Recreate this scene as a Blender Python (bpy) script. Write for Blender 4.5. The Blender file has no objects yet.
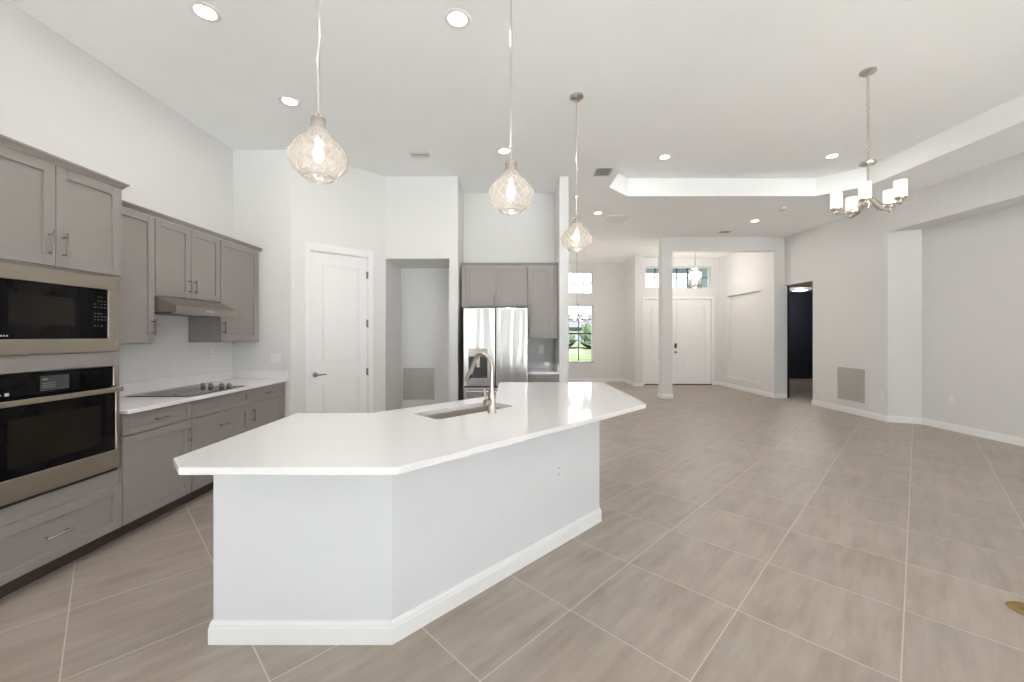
import bpy, bmesh, math, random
from mathutils import Matrix, Vector
random.seed(7)
PI = math.pi
S = bpy.context.scene
COL = S.collection

# ------------------------------------------------------------------ camera
cam_d = bpy.data.cameras.new('camera')
cam_d.sensor_width = 36.0
cam_d.lens = 406.0 / 1024.0 * 36.0
cam_d.shift_x = 1.0 / 1024.0
cam_d.shift_y = -6.0 / 1024.0
cam_d.clip_start = 0.02
cam_d.clip_end = 300
cam = bpy.data.objects.new('camera', cam_d)
COL.objects.link(cam)
cam.location = (0, 0, 1.42)
cam.rotation_euler = (PI / 2, 0, 0)
S.camera = cam

# ------------------------------------------------------------------ world, sun, portals, exposure
W = bpy.data.worlds.new('world')
S.world = W
W.use_nodes = True
wn = W.node_tree
wn.nodes.clear()
wo = wn.nodes.new('ShaderNodeOutputWorld')
wb = wn.nodes.new('ShaderNodeBackground')
sky = wn.nodes.new('ShaderNodeTexSky')
sky.sky_type = 'HOSEK_WILKIE'
sky.sun_direction = (-0.15, -0.68, 0.72)
sky.turbidity = 5.0
sky.ground_albedo = 0.5
mx = wn.nodes.new('ShaderNodeMix')
mx.data_type = 'RGBA'
mx.inputs[0].default_value = 0.62
mx.inputs[7].default_value = (0.93, 0.965, 1.0, 1)
wn.links.new(sky.outputs[0], mx.inputs[6])
wn.links.new(mx.outputs[2], wb.inputs[0])
wb.inputs[1].default_value = 2.8
wn.links.new(wb.outputs[0], wo.inputs[0])

sun_d = bpy.data.lights.new('sun', 'SUN')
sun_d.energy = 118.0
sun_d.angle = 0.009
sun_d.color = (0.965, 0.985, 1.0)
sun = bpy.data.objects.new('sun', sun_d)
COL.objects.link(sun)
sun.location = (-3, -12, 16)
sun.rotation_euler = Vector((0.15, 0.68, -0.72)).to_track_quat('-Z', 'Y').to_euler()


def portal(name, loc, rot, sx, sy):
    d = bpy.data.lights.new(name, 'AREA')
    d.shape = 'RECTANGLE'
    d.size = sx
    d.size_y = sy
    d.cycles.is_portal = True
    o = bpy.data.objects.new(name, d)
    COL.objects.link(o)
    o.location = loc
    o.rotation_euler = rot
    return o


portal('sky_portal', (1.65, -4.31, 1.375), (PI / 2, 0, 0), 9.5, 2.75)          # added glass doors behind the camera
portal('sky_portal', (2.085, 12.5, 2.0), (-PI / 2, 0, 0), 0.9, 2.9)              # dining windows

S.view_settings.view_transform = 'Standard'
S.view_settings.look = 'None'
S.view_settings.gamma = 1.0
S.view_settings.use_curve_mapping = False
S.view_settings.exposure = 1.08
S.cycles.use_denoising = True
S.cycles.max_bounces = 14
S.cycles.diffuse_bounces = 9
S.cycles.glossy_bounces = 5
S.cycles.transparent_max_bounces = 16
S.cycles.sample_clamp_indirect = 6.0
S.cycles.blur_glossy = 0.5
CAN_POWER = 3.4
CAN_COLOR = (1.0, 0.93, 0.86)

C = 3.61       # flat ceiling
CT = 3.89      # tray ceiling


# ------------------------------------------------------------------ materials
def hexc(r, g, b):
    def f(v):
        v /= 255.0
        return v / 12.92 if v <= 0.04045 else ((v + 0.055) / 1.055) ** 2.4
    return (f(r), f(g), f(b), 1.0)


def nodes_of(name):
    m = bpy.data.materials.new(name)
    m.use_nodes = True
    nt = m.node_tree
    return m, nt, nt.nodes['Principled BSDF']


def mat(name, col, rough=0.5, metal=0.0, var=0.03, scale=6.0, bump=0.0, bscale=150.0, spec=0.5, coat=0.0):
    """a painted / plain material: base colour with slight procedural variation and fine bump"""
    m, nt, b = nodes_of(name)
    tc = nt.nodes.new('ShaderNodeTexCoord')
    nz = nt.nodes.new('ShaderNodeTexNoise')
    nz.inputs['Scale'].default_value = scale
    nz.inputs['Detail'].default_value = 3
    nt.links.new(tc.outputs['Object'], nz.inputs['Vector'])
    cr = nt.nodes.new('ShaderNodeValToRGB')
    cr.color_ramp.elements[0].position = 0.3
    cr.color_ramp.elements[1].position = 0.7
    cr.color_ramp.elements[0].color = tuple(max(0, c * (1 - var)) for c in col[:3]) + (1,)
    cr.color_ramp.elements[1].color = tuple(min(1, c * (1 + var)) for c in col[:3]) + (1,)
    nt.links.new(nz.outputs['Fac'], cr.inputs['Fac'])
    nt.links.new(cr.outputs[0], b.inputs['Base Color'])
    b.inputs['Roughness'].default_value = rough
    b.inputs['Metallic'].default_value = metal
    b.inputs['Specular IOR Level'].default_value = spec
    b.inputs['Coat Weight'].default_value = coat
    b.inputs['Coat Roughness'].default_value = 0.05
    if bump:
        n2 = nt.nodes.new('ShaderNodeTexNoise')
        n2.inputs['Scale'].default_value = bscale
        n2.inputs['Detail'].default_value = 2
        nt.links.new(tc.outputs['Object'], n2.inputs['Vector'])
        bp = nt.nodes.new('ShaderNodeBump')
        bp.inputs['Strength'].default_value = bump
        bp.inputs['Distance'].default_value = 0.002
        nt.links.new(n2.outputs['Fac'], bp.inputs['Height'])
        nt.links.new(bp.outputs[0], b.inputs['Normal'])
    return m


def steel(name, col, rough, axis_scale, dist=0.0):
    """brushed metal: stretched noise drives roughness and a slight waviness"""
    m, nt, b = nodes_of(name)
    tc = nt.nodes.new('ShaderNodeTexCoord')
    mp = nt.nodes.new('ShaderNodeMapping')
    mp.inputs['Scale'].default_value = axis_scale
    nz = nt.nodes.new('ShaderNodeTexNoise')
    nz.inputs['Scale'].default_value = 8
    nz.inputs['Detail'].default_value = 4
    nt.links.new(tc.outputs['Object'], mp.inputs[0])
    nt.links.new(mp.outputs[0], nz.inputs['Vector'])
    mr = nt.nodes.new('ShaderNodeMapRange')
    mr.inputs[3].default_value = rough * 0.93
    mr.inputs[4].default_value = rough * 1.07
    nt.links.new(nz.outputs['Fac'], mr.inputs[0])
    nt.links.new(mr.outputs[0], b.inputs['Roughness'])
    b.inputs['Base Color'].default_value = col
    b.inputs['Metallic'].default_value = 1.0
    if dist:
        mp2 = nt.nodes.new('ShaderNodeMapping')
        mp2.inputs['Scale'].default_value = (9.0, 9.0, 0.7)
        n2 = nt.nodes.new('ShaderNodeTexNoise')
        n2.inputs['Scale'].default_value = 1.0
        n2.inputs['Detail'].default_value = 1
        nt.links.new(tc.outputs['Object'], mp2.inputs[0])
        nt.links.new(mp2.outputs[0], n2.inputs['Vector'])
        bp = nt.nodes.new('ShaderNodeBump')
        bp.inputs['Strength'].default_value = 1.0
        bp.inputs['Distance'].default_value = dist
        nt.links.new(n2.outputs['Fac'], bp.inputs['Height'])
        nt.links.new(bp.outputs[0], b.inputs['Normal'])
    return m


def emit(name, col, strength):
    m = bpy.data.materials.new(name)
    m.use_nodes = True
    nt = m.node_tree
    nt.nodes.clear()
    o = nt.nodes.new('ShaderNodeOutputMaterial')
    e = nt.nodes.new('ShaderNodeEmission')
    e.inputs[0].default_value = col
    e.inputs[1].default_value = strength
    nt.links.new(e.outputs[0], o.inputs[0])
    return m


def clear_glass(name, tint, refl=0.9, rough=0.02, milk=0.0, ior=1.45):
    """thin pane or shade glass: see-through with a Fresnel reflection (and a little milkiness)"""
    m = bpy.data.materials.new(name)
    m.use_nodes = True
    nt = m.node_tree
    nt.nodes.clear()
    o = nt.nodes.new('ShaderNodeOutputMaterial')
    t = nt.nodes.new('ShaderNodeBsdfTransparent')
    t.inputs[0].default_value = tint
    g = nt.nodes.new('ShaderNodeBsdfGlossy')
    g.inputs['Roughness'].default_value = rough
    fr = nt.nodes.new('ShaderNodeFresnel')
    fr.inputs['IOR'].default_value = ior
    ml = nt.nodes.new('ShaderNodeMath')
    ml.operation = 'MULTIPLY'
    ml.inputs[1].default_value = refl
    nt.links.new(fr.outputs[0], ml.inputs[0])
    a = nt.nodes.new('ShaderNodeMixShader')
    nt.links.new(ml.outputs[0], a.inputs[0])
    nt.links.new(t.outputs[0], a.inputs[1])
    nt.links.new(g.outputs[0], a.inputs[2])
    out = a
    if milk:
        d = nt.nodes.new('ShaderNodeBsdfTranslucent')
        d.inputs[0].default_value = (0.95, 0.93, 0.9, 1)
        d2 = nt.nodes.new('ShaderNodeBsdfDiffuse')
        d2.inputs[0].default_value = (0.95, 0.93, 0.9, 1)
        dd = nt.nodes.new('ShaderNodeMixShader')
        nt.links.new(d.outputs[0], dd.inputs[1])
        nt.links.new(d2.outputs[0], dd.inputs[2])
        q = nt.nodes.new('ShaderNodeMixShader')
        q.inputs[0].default_value = milk
        nt.links.new(a.outputs[0], q.inputs[1])
        nt.links.new(dd.outputs[0], q.inputs[2])
        out = q
    nt.links.new(out.outputs[0], o.inputs[0])
    return m


def floor_tile():
    m, nt, b = nodes_of('greige_floor_tile')
    N = nt.nodes.new
    L = nt.links.new
    tc = N('ShaderNodeTexCoord')
    mp = N('ShaderNodeMapping')
    mp.inputs['Rotation'].default_value = (0, 0, math.radians(-45))
    L(tc.outputs['Object'], mp.inputs[0])
    sp = N('ShaderNodeSeparateXYZ')
    L(mp.outputs[0], sp.inputs[0])
    # rotated: X' = (x+y)/sqrt2 , Y' = (y-x)/sqrt2

    def ma(op, a, bb=None):
        n = N('ShaderNodeMath')
        n.operation = op
        for i, v in enumerate((a, bb)):
            if v is None:
                continue
            if isinstance(v, (int, float)):
                n.inputs[i].default_value = v
            else:
                L(v, n.inputs[i])
        return n.outputs[0]
    T = 0.61
    u = ma('DIVIDE', ma('SUBTRACT', sp.outputs[0], 0.478), T)
    v = ma('DIVIDE', ma('SUBTRACT', sp.outputs[1], 0.047), T)
    iu = ma('FLOOR', u)
    iv = ma('FLOOR', v)
    fu = ma('ABSOLUTE', ma('SUBTRACT', ma('FRACT', u), 0.5))
    fv = ma('ABSOLUTE', ma('SUBTRACT', ma('FRACT', v), 0.5))
    g = ma('MAXIMUM', fu, fv)
    grout = N('ShaderNodeMapRange')
    grout.inputs[1].default_value = 0.4945
    grout.inputs[2].default_value = 0.4965
    L(g, grout.inputs[0])
    # each tile: its own tone and vein offset
    cb = N('ShaderNodeCombineXYZ')
    L(iu, cb.inputs[0])
    L(iv, cb.inputs[1])
    wnz = N('ShaderNodeTexWhiteNoise')
    wnz.noise_dimensions = '2D'
    L(cb.outputs[0], wnz.inputs['Vector'])
    off = N('ShaderNodeVectorMath')
    off.operation = 'SCALE'
    L(wnz.outputs['Color'], off.inputs[0])
    off.inputs[3].default_value = 40.0
    ad = N('ShaderNodeVectorMath')
    L(mp.outputs[0], ad.inputs[0])
    L(off.outputs[0], ad.inputs[1])
    m2 = N('ShaderNodeMapping')
    m2.inputs['Scale'].default_value = (1.3, 9.0, 1.0)
    L(ad.outputs[0], m2.inputs[0])
    nz = N('ShaderNodeTexNoise')
    nz.inputs['Scale'].default_value = 1.6
    nz.inputs['Detail'].default_value = 5
    nz.inputs['Roughness'].default_value = 0.6
    L(m2.outputs[0], nz.inputs['Vector'])
    n3 = N('ShaderNodeTexNoise')
    n3.inputs['Scale'].default_value = 3.5
    n3.inputs['Detail'].default_value = 4
    L(ad.outputs[0], n3.inputs['Vector'])
    mixf = ma('ADD', ma('MULTIPLY', nz.outputs['Fac'], 0.7), ma('MULTIPLY', n3.outputs['Fac'], 0.3))
    cr = N('ShaderNodeValToRGB')
    e = cr.color_ramp.elements
    e[0].position = 0.33
    e[1].position = 0.68
    e[0].color = TILE_DARK
    e[1].color = TILE_LIGHT
    L(mixf, cr.inputs[0])
    hv = N('ShaderNodeHueSaturation')
    L(cr.outputs[0], hv.inputs['Color'])
    L(ma('ADD', 0.95, ma('MULTIPLY', wnz.outputs['Value'], 0.10)), hv.inputs['Value'])
    mc = N('ShaderNodeMix')
    mc.data_type = 'RGBA'
    L(grout.outputs[0], mc.inputs[0])
    L(hv.outputs[0], mc.inputs[6])
    mc.inputs[7].default_value = GROUT
    L(mc.outputs[2], b.inputs['Base Color'])
    rg = N('ShaderNodeMapRange')
    rg.inputs[3].default_value = 0.33
    rg.inputs[4].default_value = 0.47
    L(nz.outputs['Fac'], rg.inputs[0])
    L(rg.outputs[0], b.inputs['Roughness'])
    bp = N('ShaderNodeBump')
    bp.invert = True
    bp.inputs['Strength'].default_value = 0.5
    bp.inputs['Distance'].default_value = 0.001
    L(grout.outputs[0], bp.inputs['Height'])
    L(bp.outputs[0], b.inputs['Normal'])
    return m


TILE_DARK = hexc(149, 137, 126)
TILE_LIGHT = hexc(174, 164, 154)
GROUT = hexc(196, 188, 180)

M = {}
M['paint'] = mat('wall_paint_warm_white', hexc(222, 222, 222), 0.85, var=0.008, scale=2, bump=0.08, bscale=220, spec=0.25)
M['ceiling'] = mat('ceiling_paint_white', hexc(245, 246, 247), 0.9, var=0.008, scale=2, bump=0.06, bscale=160, spec=0.2)
M['trim'] = mat('white_trim_paint', hexc(236, 236, 237), 0.4, var=0.008, scale=3, spec=0.4)
M['island'] = mat('island_wall_paint', hexc(220, 222, 226), 0.8, var=0.008, scale=2, bump=0.08, bscale=220, spec=0.25)
M['navy'] = mat('dim_room_wall_colour', hexc(44, 48, 62), 0.8, var=0.03, scale=2)  # the weak light of the side room is put into this dark colour
M['cabinet'] = mat('grey_cabinet_paint', hexc(146, 140, 138), 0.42, var=0.015, scale=3, spec=0.4)
M['cabinet_in'] = mat('cabinet_interior_grey', hexc(120, 114, 110), 0.6, var=0.02)
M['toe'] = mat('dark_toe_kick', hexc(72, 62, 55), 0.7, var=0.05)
M['quartz'] = mat('white_quartz', hexc(233, 232, 234), 0.07, var=0.012, scale=60, spec=0.5)
M['steel'] = steel('brushed_stainless', (0.42, 0.375, 0.32, 1), 0.30, (1, 1, 60))
M['fridge'] = steel('fridge_stainless', (0.66, 0.66, 0.67, 1), 0.2, (60, 60, 1), dist=0.012)
M['nickel'] = steel('brushed_nickel', (0.60, 0.55, 0.50, 1), 0.26, (20, 20, 20))
M['chrome'] = steel('polished_nickel', (0.78, 0.76, 0.74, 1), 0.12, (10, 10, 10))
M['sinksteel'] = steel('satin_sink_steel', (0.66, 0.62, 0.57, 1), 0.5, (1, 1, 40))
M['pull'] = steel('dark_nickel_pull', (0.26, 0.24, 0.23, 1), 0.32, (20, 20, 20))
M['hood'] = steel('hood_stainless', (0.42, 0.385, 0.35, 1), 0.34, (1, 40, 1))
M['blackglass'] = mat('black_appliance_glass', (0.004, 0.004, 0.005, 1), 0.04, var=0.1, spec=0.12)
M['ovenwin'] = mat('oven_window_glass', (0.010, 0.008, 0.006, 1), 0.06, var=0.25, scale=4, spec=0.16)
M['display'] = mat('grey_display_glass', (0.045, 0.047, 0.055, 1), 0.12, var=0.05)
M['black'] = mat('black_plastic', (0.012, 0.012, 0.013, 1), 0.45, var=0.1)
M['greyplastic'] = mat('dark_grey_plastic', (0.08, 0.08, 0.085, 1), 0.4, var=0.1)
M['whiteplastic'] = mat('white_plastic', hexc(232, 232, 232), 0.35, var=0.01)
M['mark'] = mat('pale_printed_marks', hexc(205, 205, 205), 0.6, var=0.02)
M['ventgrey'] = mat('vent_shadow_grey', hexc(120, 116, 110), 0.7, var=0.05)
M['ventdark'] = mat('vent_dark', hexc(58, 54, 50), 0.8, var=0.05)
M['grille'] = mat('grey_filter_mesh', hexc(180, 178, 175), 0.8, var=0.08, scale=90, bump=0.3, bscale=400)
M['brass'] = steel('brass', (0.45, 0.30, 0.10, 1), 0.3, (10, 10, 10))
M['sill'] = mat('grey_marble_sill', hexc(190, 190, 192), 0.25, var=0.06, scale=12)
M['bronze'] = mat('dark_window_bar', hexc(48, 50, 54), 0.5, var=0.05)
M['whiteframe'] = mat('white_window_frame', hexc(225, 228, 232), 0.4, var=0.01)
M['glass'] = clear_glass('window_glass', (0.97, 0.99, 0.985, 1), 0.8, 0.01)
M['shade'] = clear_glass('faceted_clear_glass', (0.95, 0.945, 0.94, 1), 1.0, 0.04, milk=0.26, ior=1.6)
M['cutglass'] = clear_glass('cut_glass_ridges', (0.9, 0.88, 0.86, 1), 1.0, 0.05, milk=0.42, ior=1.7)
M['lantern'] = clear_glass('clear_lantern_glass', (0.93, 0.94, 0.94, 1), 1.0, 0.03, milk=0.02, ior=1.6)
M['frost'] = mat('frosted_white_glass', (0.9, 0.88, 0.85, 1), 0.5, var=0.01)
M['bulb'] = emit('warm_bulb', (1.0, 0.88, 0.74, 1), 4.5)
M['lens'] = emit('downlight_lens', (1.0, 0.93, 0.85, 1), 6.0)
M['stucco'] = mat('porch_stucco_sky_tint', hexc(168, 184, 190), 0.9, var=0.04, scale=8, bump=0.4, bscale=60)  # blue in the base colour stands for skylight on the shaded porch
M['concrete'] = mat('pale_concrete', hexc(226, 226, 226), 0.85, var=0.05, scale=4)
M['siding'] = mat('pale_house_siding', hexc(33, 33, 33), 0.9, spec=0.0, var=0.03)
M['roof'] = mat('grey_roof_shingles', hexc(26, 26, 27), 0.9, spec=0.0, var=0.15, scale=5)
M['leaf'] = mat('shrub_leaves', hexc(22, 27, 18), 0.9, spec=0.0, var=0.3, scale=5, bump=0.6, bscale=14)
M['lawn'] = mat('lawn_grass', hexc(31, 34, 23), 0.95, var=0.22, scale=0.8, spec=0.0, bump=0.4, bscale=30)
M['tile'] = floor_tile()


def frost_glow():
    """frosted chandelier shade lit by the lamp inside it"""
    m, nt, b = nodes_of('lit_frosted_shade')
    b.inputs['Base Color'].default_value = (0.9, 0.86, 0.8, 1)
    b.inputs['Roughness'].default_value = 0.4
    tc = nt.nodes.new('ShaderNodeTexCoord')
    nz = nt.nodes.new('ShaderNodeTexNoise')
    nz.inputs['Scale'].default_value = 4
    nt.links.new(tc.outputs['Object'], nz.inputs['Vector'])
    mr = nt.nodes.new('ShaderNodeMapRange')
    mr.inputs[3].default_value = 0.3
    mr.inputs[4].default_value = 0.5
    nt.links.new(nz.outputs['Fac'], mr.inputs[0])
    b.inputs['Emission Color'].default_value = (1.0, 0.90, 0.78, 1)
    nt.links.new(mr.outputs[0], b.inputs['Emission Strength'])
    return m


M['shadelit'] = frost_glow()


# ------------------------------------------------------------------ mesh builder
class MB:
    def __init__(self, xf=None):
        self.bm = bmesh.new()
        self.xf = xf

    def _merge(self, t, m=None):
        if m is not None:
            bmesh.ops.transform(t, matrix=m, verts=t.verts)
        me = bpy.data.meshes.new('tmp')
        t.to_mesh(me)
        t.free()
        self.bm.from_mesh(me)
        bpy.data.meshes.remove(me)
        return self

    def box(self, x0, x1, y0, y1, z0, z1, bev=0.0, seg=1, m=None):
        t = bmesh.new()
        bmesh.ops.create_cube(t, size=1.0)
        for v in t.verts:
            v.co = Vector(((x0 + x1) / 2 + v.co.x * abs(x1 - x0), (y0 + y1) / 2 + v.co.y * abs(y1 - y0),
                           (z0 + z1) / 2 + v.co.z * abs(z1 - z0)))
        if bev:
            bmesh.ops.bevel(t, geom=list(t.edges), offset=bev, segments=seg, profile=0.5, affect='EDGES')
        return self._merge(t, m)

    def prism(self, poly, z0, z1, bev=0.0, seg=2, m=None):
        t = bmesh.new()
        vs = [t.verts.new((p[0], p[1], z0)) for p in poly]
        f = t.faces.new(vs)
        r = bmesh.ops.extrude_face_region(t, geom=[f])
        bmesh.ops.translate(t, vec=(0, 0, z1 - z0), verts=[g for g in r['geom'] if isinstance(g, bmesh.types.BMVert)])
        bmesh.ops.recalc_face_normals(t, faces=t.faces)
        if bev:
            bmesh.ops.bevel(t, geom=list(t.edges), offset=bev, segments=seg, profile=0.5, affect='EDGES')
        return self._merge(t, m)

    def cyl(self, p0, p1, r, seg=20, r2=None, bev=0.0):
        p0, p1 = Vector(p0), Vector(p1)
        d = p1 - p0
        t = bmesh.new()
        bmesh.ops.create_cone(t, cap_ends=True, segments=seg, radius1=r, radius2=r if r2 is None else r2, depth=d.length)
        if bev:
            es = [e for e in t.edges if abs(e.verts[0].co.z - e.verts[1].co.z) < 1e-6]
            bmesh.ops.bevel(t, geom=es, offset=bev, segments=2, profile=0.5, affect='EDGES')
        q = d.to_track_quat('Z', 'Y').to_matrix().to_4x4()
        return self._merge(t, Matrix.Translation((p0 + p1) / 2) @ q)

    def lathe(self, prof, c=(0, 0, 0), seg=32, m=None, closed=False):
        t = bmesh.new()
        rings = []
        for r, z in prof:
            if r < 1e-6:
                rings.append([t.verts.new((c[0], c[1], c[2] + z))])
            else:
                rings.append([t.verts.new((c[0] + r * math.cos(2 * PI * k / seg), c[1] + r * math.sin(2 * PI * k / seg), c[2] + z))
                              for k in range(seg)])
        prs = list(zip(rings[:-1], rings[1:]))
        if closed:
            prs.append((rings[-1], rings[0]))
        for a, b in prs:
            for k in range(seg):
                k2 = (k + 1) % seg
                if len(a) == 1 and len(b) == 1:
                    continue
                if len(a) == 1:
                    t.faces.new((a[0], b[k2], b[k]))
                elif len(b) == 1:
                    t.faces.new((a[k], a[k2], b[0]))
                else:
                    t.faces.new((a[k], a[k2], b[k2], b[k]))
        bmesh.ops.recalc_face_normals(t, faces=t.faces)
        return self._merge(t, m)

    def tube(self, pts, r, seg=12, m=None):
        pts = [Vector(p) for p in pts]
        n = len(pts)
        rad = r if isinstance(r, (list, tuple)) else [r] * n
        t = bmesh.new()
        rings = []
        prev = None
        for i, p in enumerate(pts):
            tan = (pts[min(i + 1, n - 1)] - pts[max(i - 1, 0)]).normalized()
            if prev is None:
                up = Vector((0, 0, 1)) if abs(tan.z) < 0.9 else Vector((1, 0, 0))
                nx = tan.cross(up).normalized()
            else:
                nx = (prev - tan * prev.dot(tan)).normalized()
            ny = tan.cross(nx)
            prev = nx
            rings.append([t.verts.new(p + (nx * math.cos(2 * PI * k / seg) + ny * math.sin(2 * PI * k / seg)) * rad[i]) for k in range(seg)])
        for a, b in zip(rings[:-1], rings[1:]):
            for k in range(seg):
                t.faces.new((a[k], a[(k + 1) % seg], b[(k + 1) % seg], b[k]))
        t.faces.new(rings[0][::-1])
        t.faces.new(rings[-1])
        bmesh.ops.recalc_face_normals(t, faces=t.faces)
        return self._merge(t, m)

    def sphere(self, c, r, sc=(1, 1, 1), seg=16):
        t = bmesh.new()
        bmesh.ops.create_uvsphere(t, u_segments=seg, v_segments=seg // 2, radius=r)
        return self._merge(t, Matrix.Translation(c) @ Matrix.Diagonal((*sc, 1)))

    def torus(self, R, r, m, seg=14, rs=6, sx=1.0):
        t = bmesh.new()
        rings = []
        for i in range(seg):
            a = 2 * PI * i / seg
            rings.append([t.verts.new(((R + r * math.cos(2 * PI * k / rs)) * math.cos(a) * sx,
                                       (R + r * math.cos(2 * PI * k / rs)) * math.sin(a), r * math.sin(2 * PI * k / rs))) for k in range(rs)])
        for i in range(seg):
            a, b = rings[i], rings[(i + 1) % seg]
            for k in range(rs):
                t.faces.new((a[k], b[k], b[(k + 1) % rs], a[(k + 1) % rs]))
        return self._merge(t, m)

    def sweep(self, path, prof, closed=False):
        """profile (offset to the right of travel, z) swept along a ground polyline with mitred corners"""
        t = bmesh.new()
        n = len(path)
        P = [Vector((p[0], p[1])) for p in path]
        rings = []
        for i in range(n):
            def nrm(a, b):
                d = (b - a).normalized()
                return Vector((d.y, -d.x))
            if closed or 0 < i < n - 1:
                n1 = nrm(P[i - 1], P[i])
                n2 = nrm(P[i], P[(i + 1) % n])
                k = (n1 + n2)
                k = k / (1 + n1.dot(n2))
            elif i == 0:
                k = nrm(P[0], P[1])
            else:
                k = nrm(P[n - 2], P[n - 1])
            rings.append([t.verts.new((P[i].x + k.x * o, P[i].y + k.y * o, z)) for o, z in prof])
        m = len(prof)
        for i in range(n if closed else n - 1):
            a, b = rings[i], rings[(i + 1) % n]
            for j in range(m):
                t.faces.new((a[j], b[j], b[(j + 1) % m], a[(j + 1) % m]))
        if not closed:
            t.faces.new(rings[0])
            t.faces.new(rings[-1][::-1])
        bmesh.ops.recalc_face_normals(t, faces=t.faces)
        return self._merge(t)

    def build(self, name, material, parent=None, smooth=True, angle=35):
        bm = self.bm
        if self.xf is not None:
            bmesh.ops.transform(bm, matrix=self.xf, verts=bm.verts)
        me = bpy.data.meshes.new(name)
        off = Vector((0, 0, 0))
        if parent is None:
            xs = [v.co for v in bm.verts]
            off = Vector(((min(v.x for v in xs) + max(v.x for v in xs)) / 2, (min(v.y for v in xs) + max(v.y for v in xs)) / 2,
                          min(v.z for v in xs)))
            bmesh.ops.translate(bm, vec=-off, verts=bm.verts)
        bm.to_mesh(me)
        bm.free()
        me.materials.append(material)
        if smooth:
            me.shade_smooth()
            me.set_sharp_from_angle(angle=math.radians(angle))
        o = bpy.data.objects.new(name, me)
        COL.objects.link(o)
        if parent is not None:
            o.parent = parent
        else:
            o.location = off
        return o


def cut(o, cutter_mb):
    """subtract a cutter mesh from an object's mesh (both in the object's own coordinates)"""
    me = bpy.data.meshes.new('cutter')
    cutter_mb.bm.to_mesh(me)
    cutter_mb.bm.free()
    c = bpy.data.objects.new('cutter', me)
    COL.objects.link(c)
    bpy.context.view_layer.update()
    c.matrix_world = o.matrix_world.copy()
    md = o.modifiers.new('b', 'BOOLEAN')
    md.operation = 'DIFFERENCE'
    md.solver = 'EXACT'
    md.object = c
    bpy.context.view_layer.update()
    dg = bpy.context.evaluated_depsgraph_get()
    nm = bpy.data.meshes.new_from_object(o.evaluated_get(dg))
    o.modifiers.clear()
    old = o.data
    o.data = nm
    nm.name = old.name
    bpy.data.objects.remove(c)
    nm.shade_smooth()
    nm.set_sharp_from_angle(angle=math.radians(3))


def tag(o, label, cat, group=None, kind=None):
    o['label'] = label
    o['category'] = cat
    if group:
        o['group'] = group
    if kind:
        o['kind'] = kind
    return o


def thing(name, label, cat, loc=(0, 0, 0), rotz=0.0, group=None, kind=None):
    o = bpy.data.objects.new(name, None)
    o.empty_display_size = 0.1
    COL.objects.link(o)
    o.location = loc
    o.rotation_euler = (0, 0, rotz)
    return tag(o, label, cat, group, kind)


def struct(name, mb, m, label, cat, parent=None):
    o = mb.build(name, m, parent, smooth=False)
    if parent is None:
        tag(o, label, cat, None, 'structure')
    return o


# ------------------------------------------------------------------ room shell
LW = -3.29      # face of left kitchen wall
RW = 6.155       # face of right wall
RR = 6.54       # face of right wall inside the recess
T = 0.12

fl = MB()
fl.box(LW - T, 3.64, -4.2, 12.5, -0.1, 0.0)
fl.box(3.64, 6.28, -4.2, 11.75, -0.1, 0.0)
fl.box(6.28, 9.9, -4.2, 13.4, -0.1, 0.0)
fo = struct('floor', fl, M['tile'], 'greige stone-look tile floor laid on the diagonal', 'floor')
# keep the tile grid in world coordinates
for v in fo.data.vertices:
    v.co += Vector(fo.location)
fo.location = (0, 0, 0)

# ceiling with the raised tray
TRAY = [(1.455, -0.2), (1.455, 6.02), (1.84, 6.40), (4.80, 6.40), (5.25, 5.95), (5.25, -0.2), (4.85, -0.6), (1.855, -0.6)]
t = bmesh.new()
outer = [(LW - T, -4.32), (10.0, -4.32), (10.0, 12.52), (LW - T, 12.52)]
ov = [t.verts.new((x, y, C)) for x, y in outer]
tv = [t.verts.new((x, y, C)) for x, y in TRAY]
es = [t.edges.new((ov[i], ov[(i + 1) % 4])) for i in range(4)] + [t.edges.new((tv[i], tv[(i + 1) % 8])) for i in range(8)]
bmesh.ops.triangle_fill(t, use_beauty=True, use_dissolve=False, edges=es)
up = [t.verts.new((x, y, CT)) for x, y in TRAY]
for i in range(8):
    j = (i + 1) % 8
    t.faces.new((tv[i], tv[j], up[j], up[i]))
t.faces.new(up)
bmesh.ops.recalc_face_normals(t, faces=t.faces)
cb = MB()
cb._merge(t)
struct('ceiling', cb, M['ceiling'], 'white ceiling with a raised tray with clipped corners', 'ceiling')

wl = MB().box(LW - T, LW, -4.2, 4.92, 0, C)
struct('wall_left', wl, M['paint'], 'white wall behind the grey kitchen cabinets', 'wall')
struct('wall_kitchen_end', MB().box(LW, -2.60, 4.80, 4.92, 0, C), M['paint'], 'short white wall at the end of the kitchen counter', 'wall')

# angled pantry wall with its doorway
PA, PB = Vector((-2.60, 4.80)), Vector((-1.735, 5.606))
pd = (PB - PA)
PL = pd.length
pang = math.atan2(pd.y, pd.x)
PXF = Matrix.Translation((PA.x, PA.y, 0)) @ Matrix.Rotation(pang, 4, 'Z')      # local x along wall, -y faces the room
pw = MB(PXF)
pw.box(0, 0.200, 0, T, 0, C)
pw.box(0.946, PL, 0, T, 0, C)
pw.box(0.200, 0.946, 0, T, 2.462, C)
struct('wall_pantry', pw, M['paint'], 'angled white wall holding the pantry door', 'wall')

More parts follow.
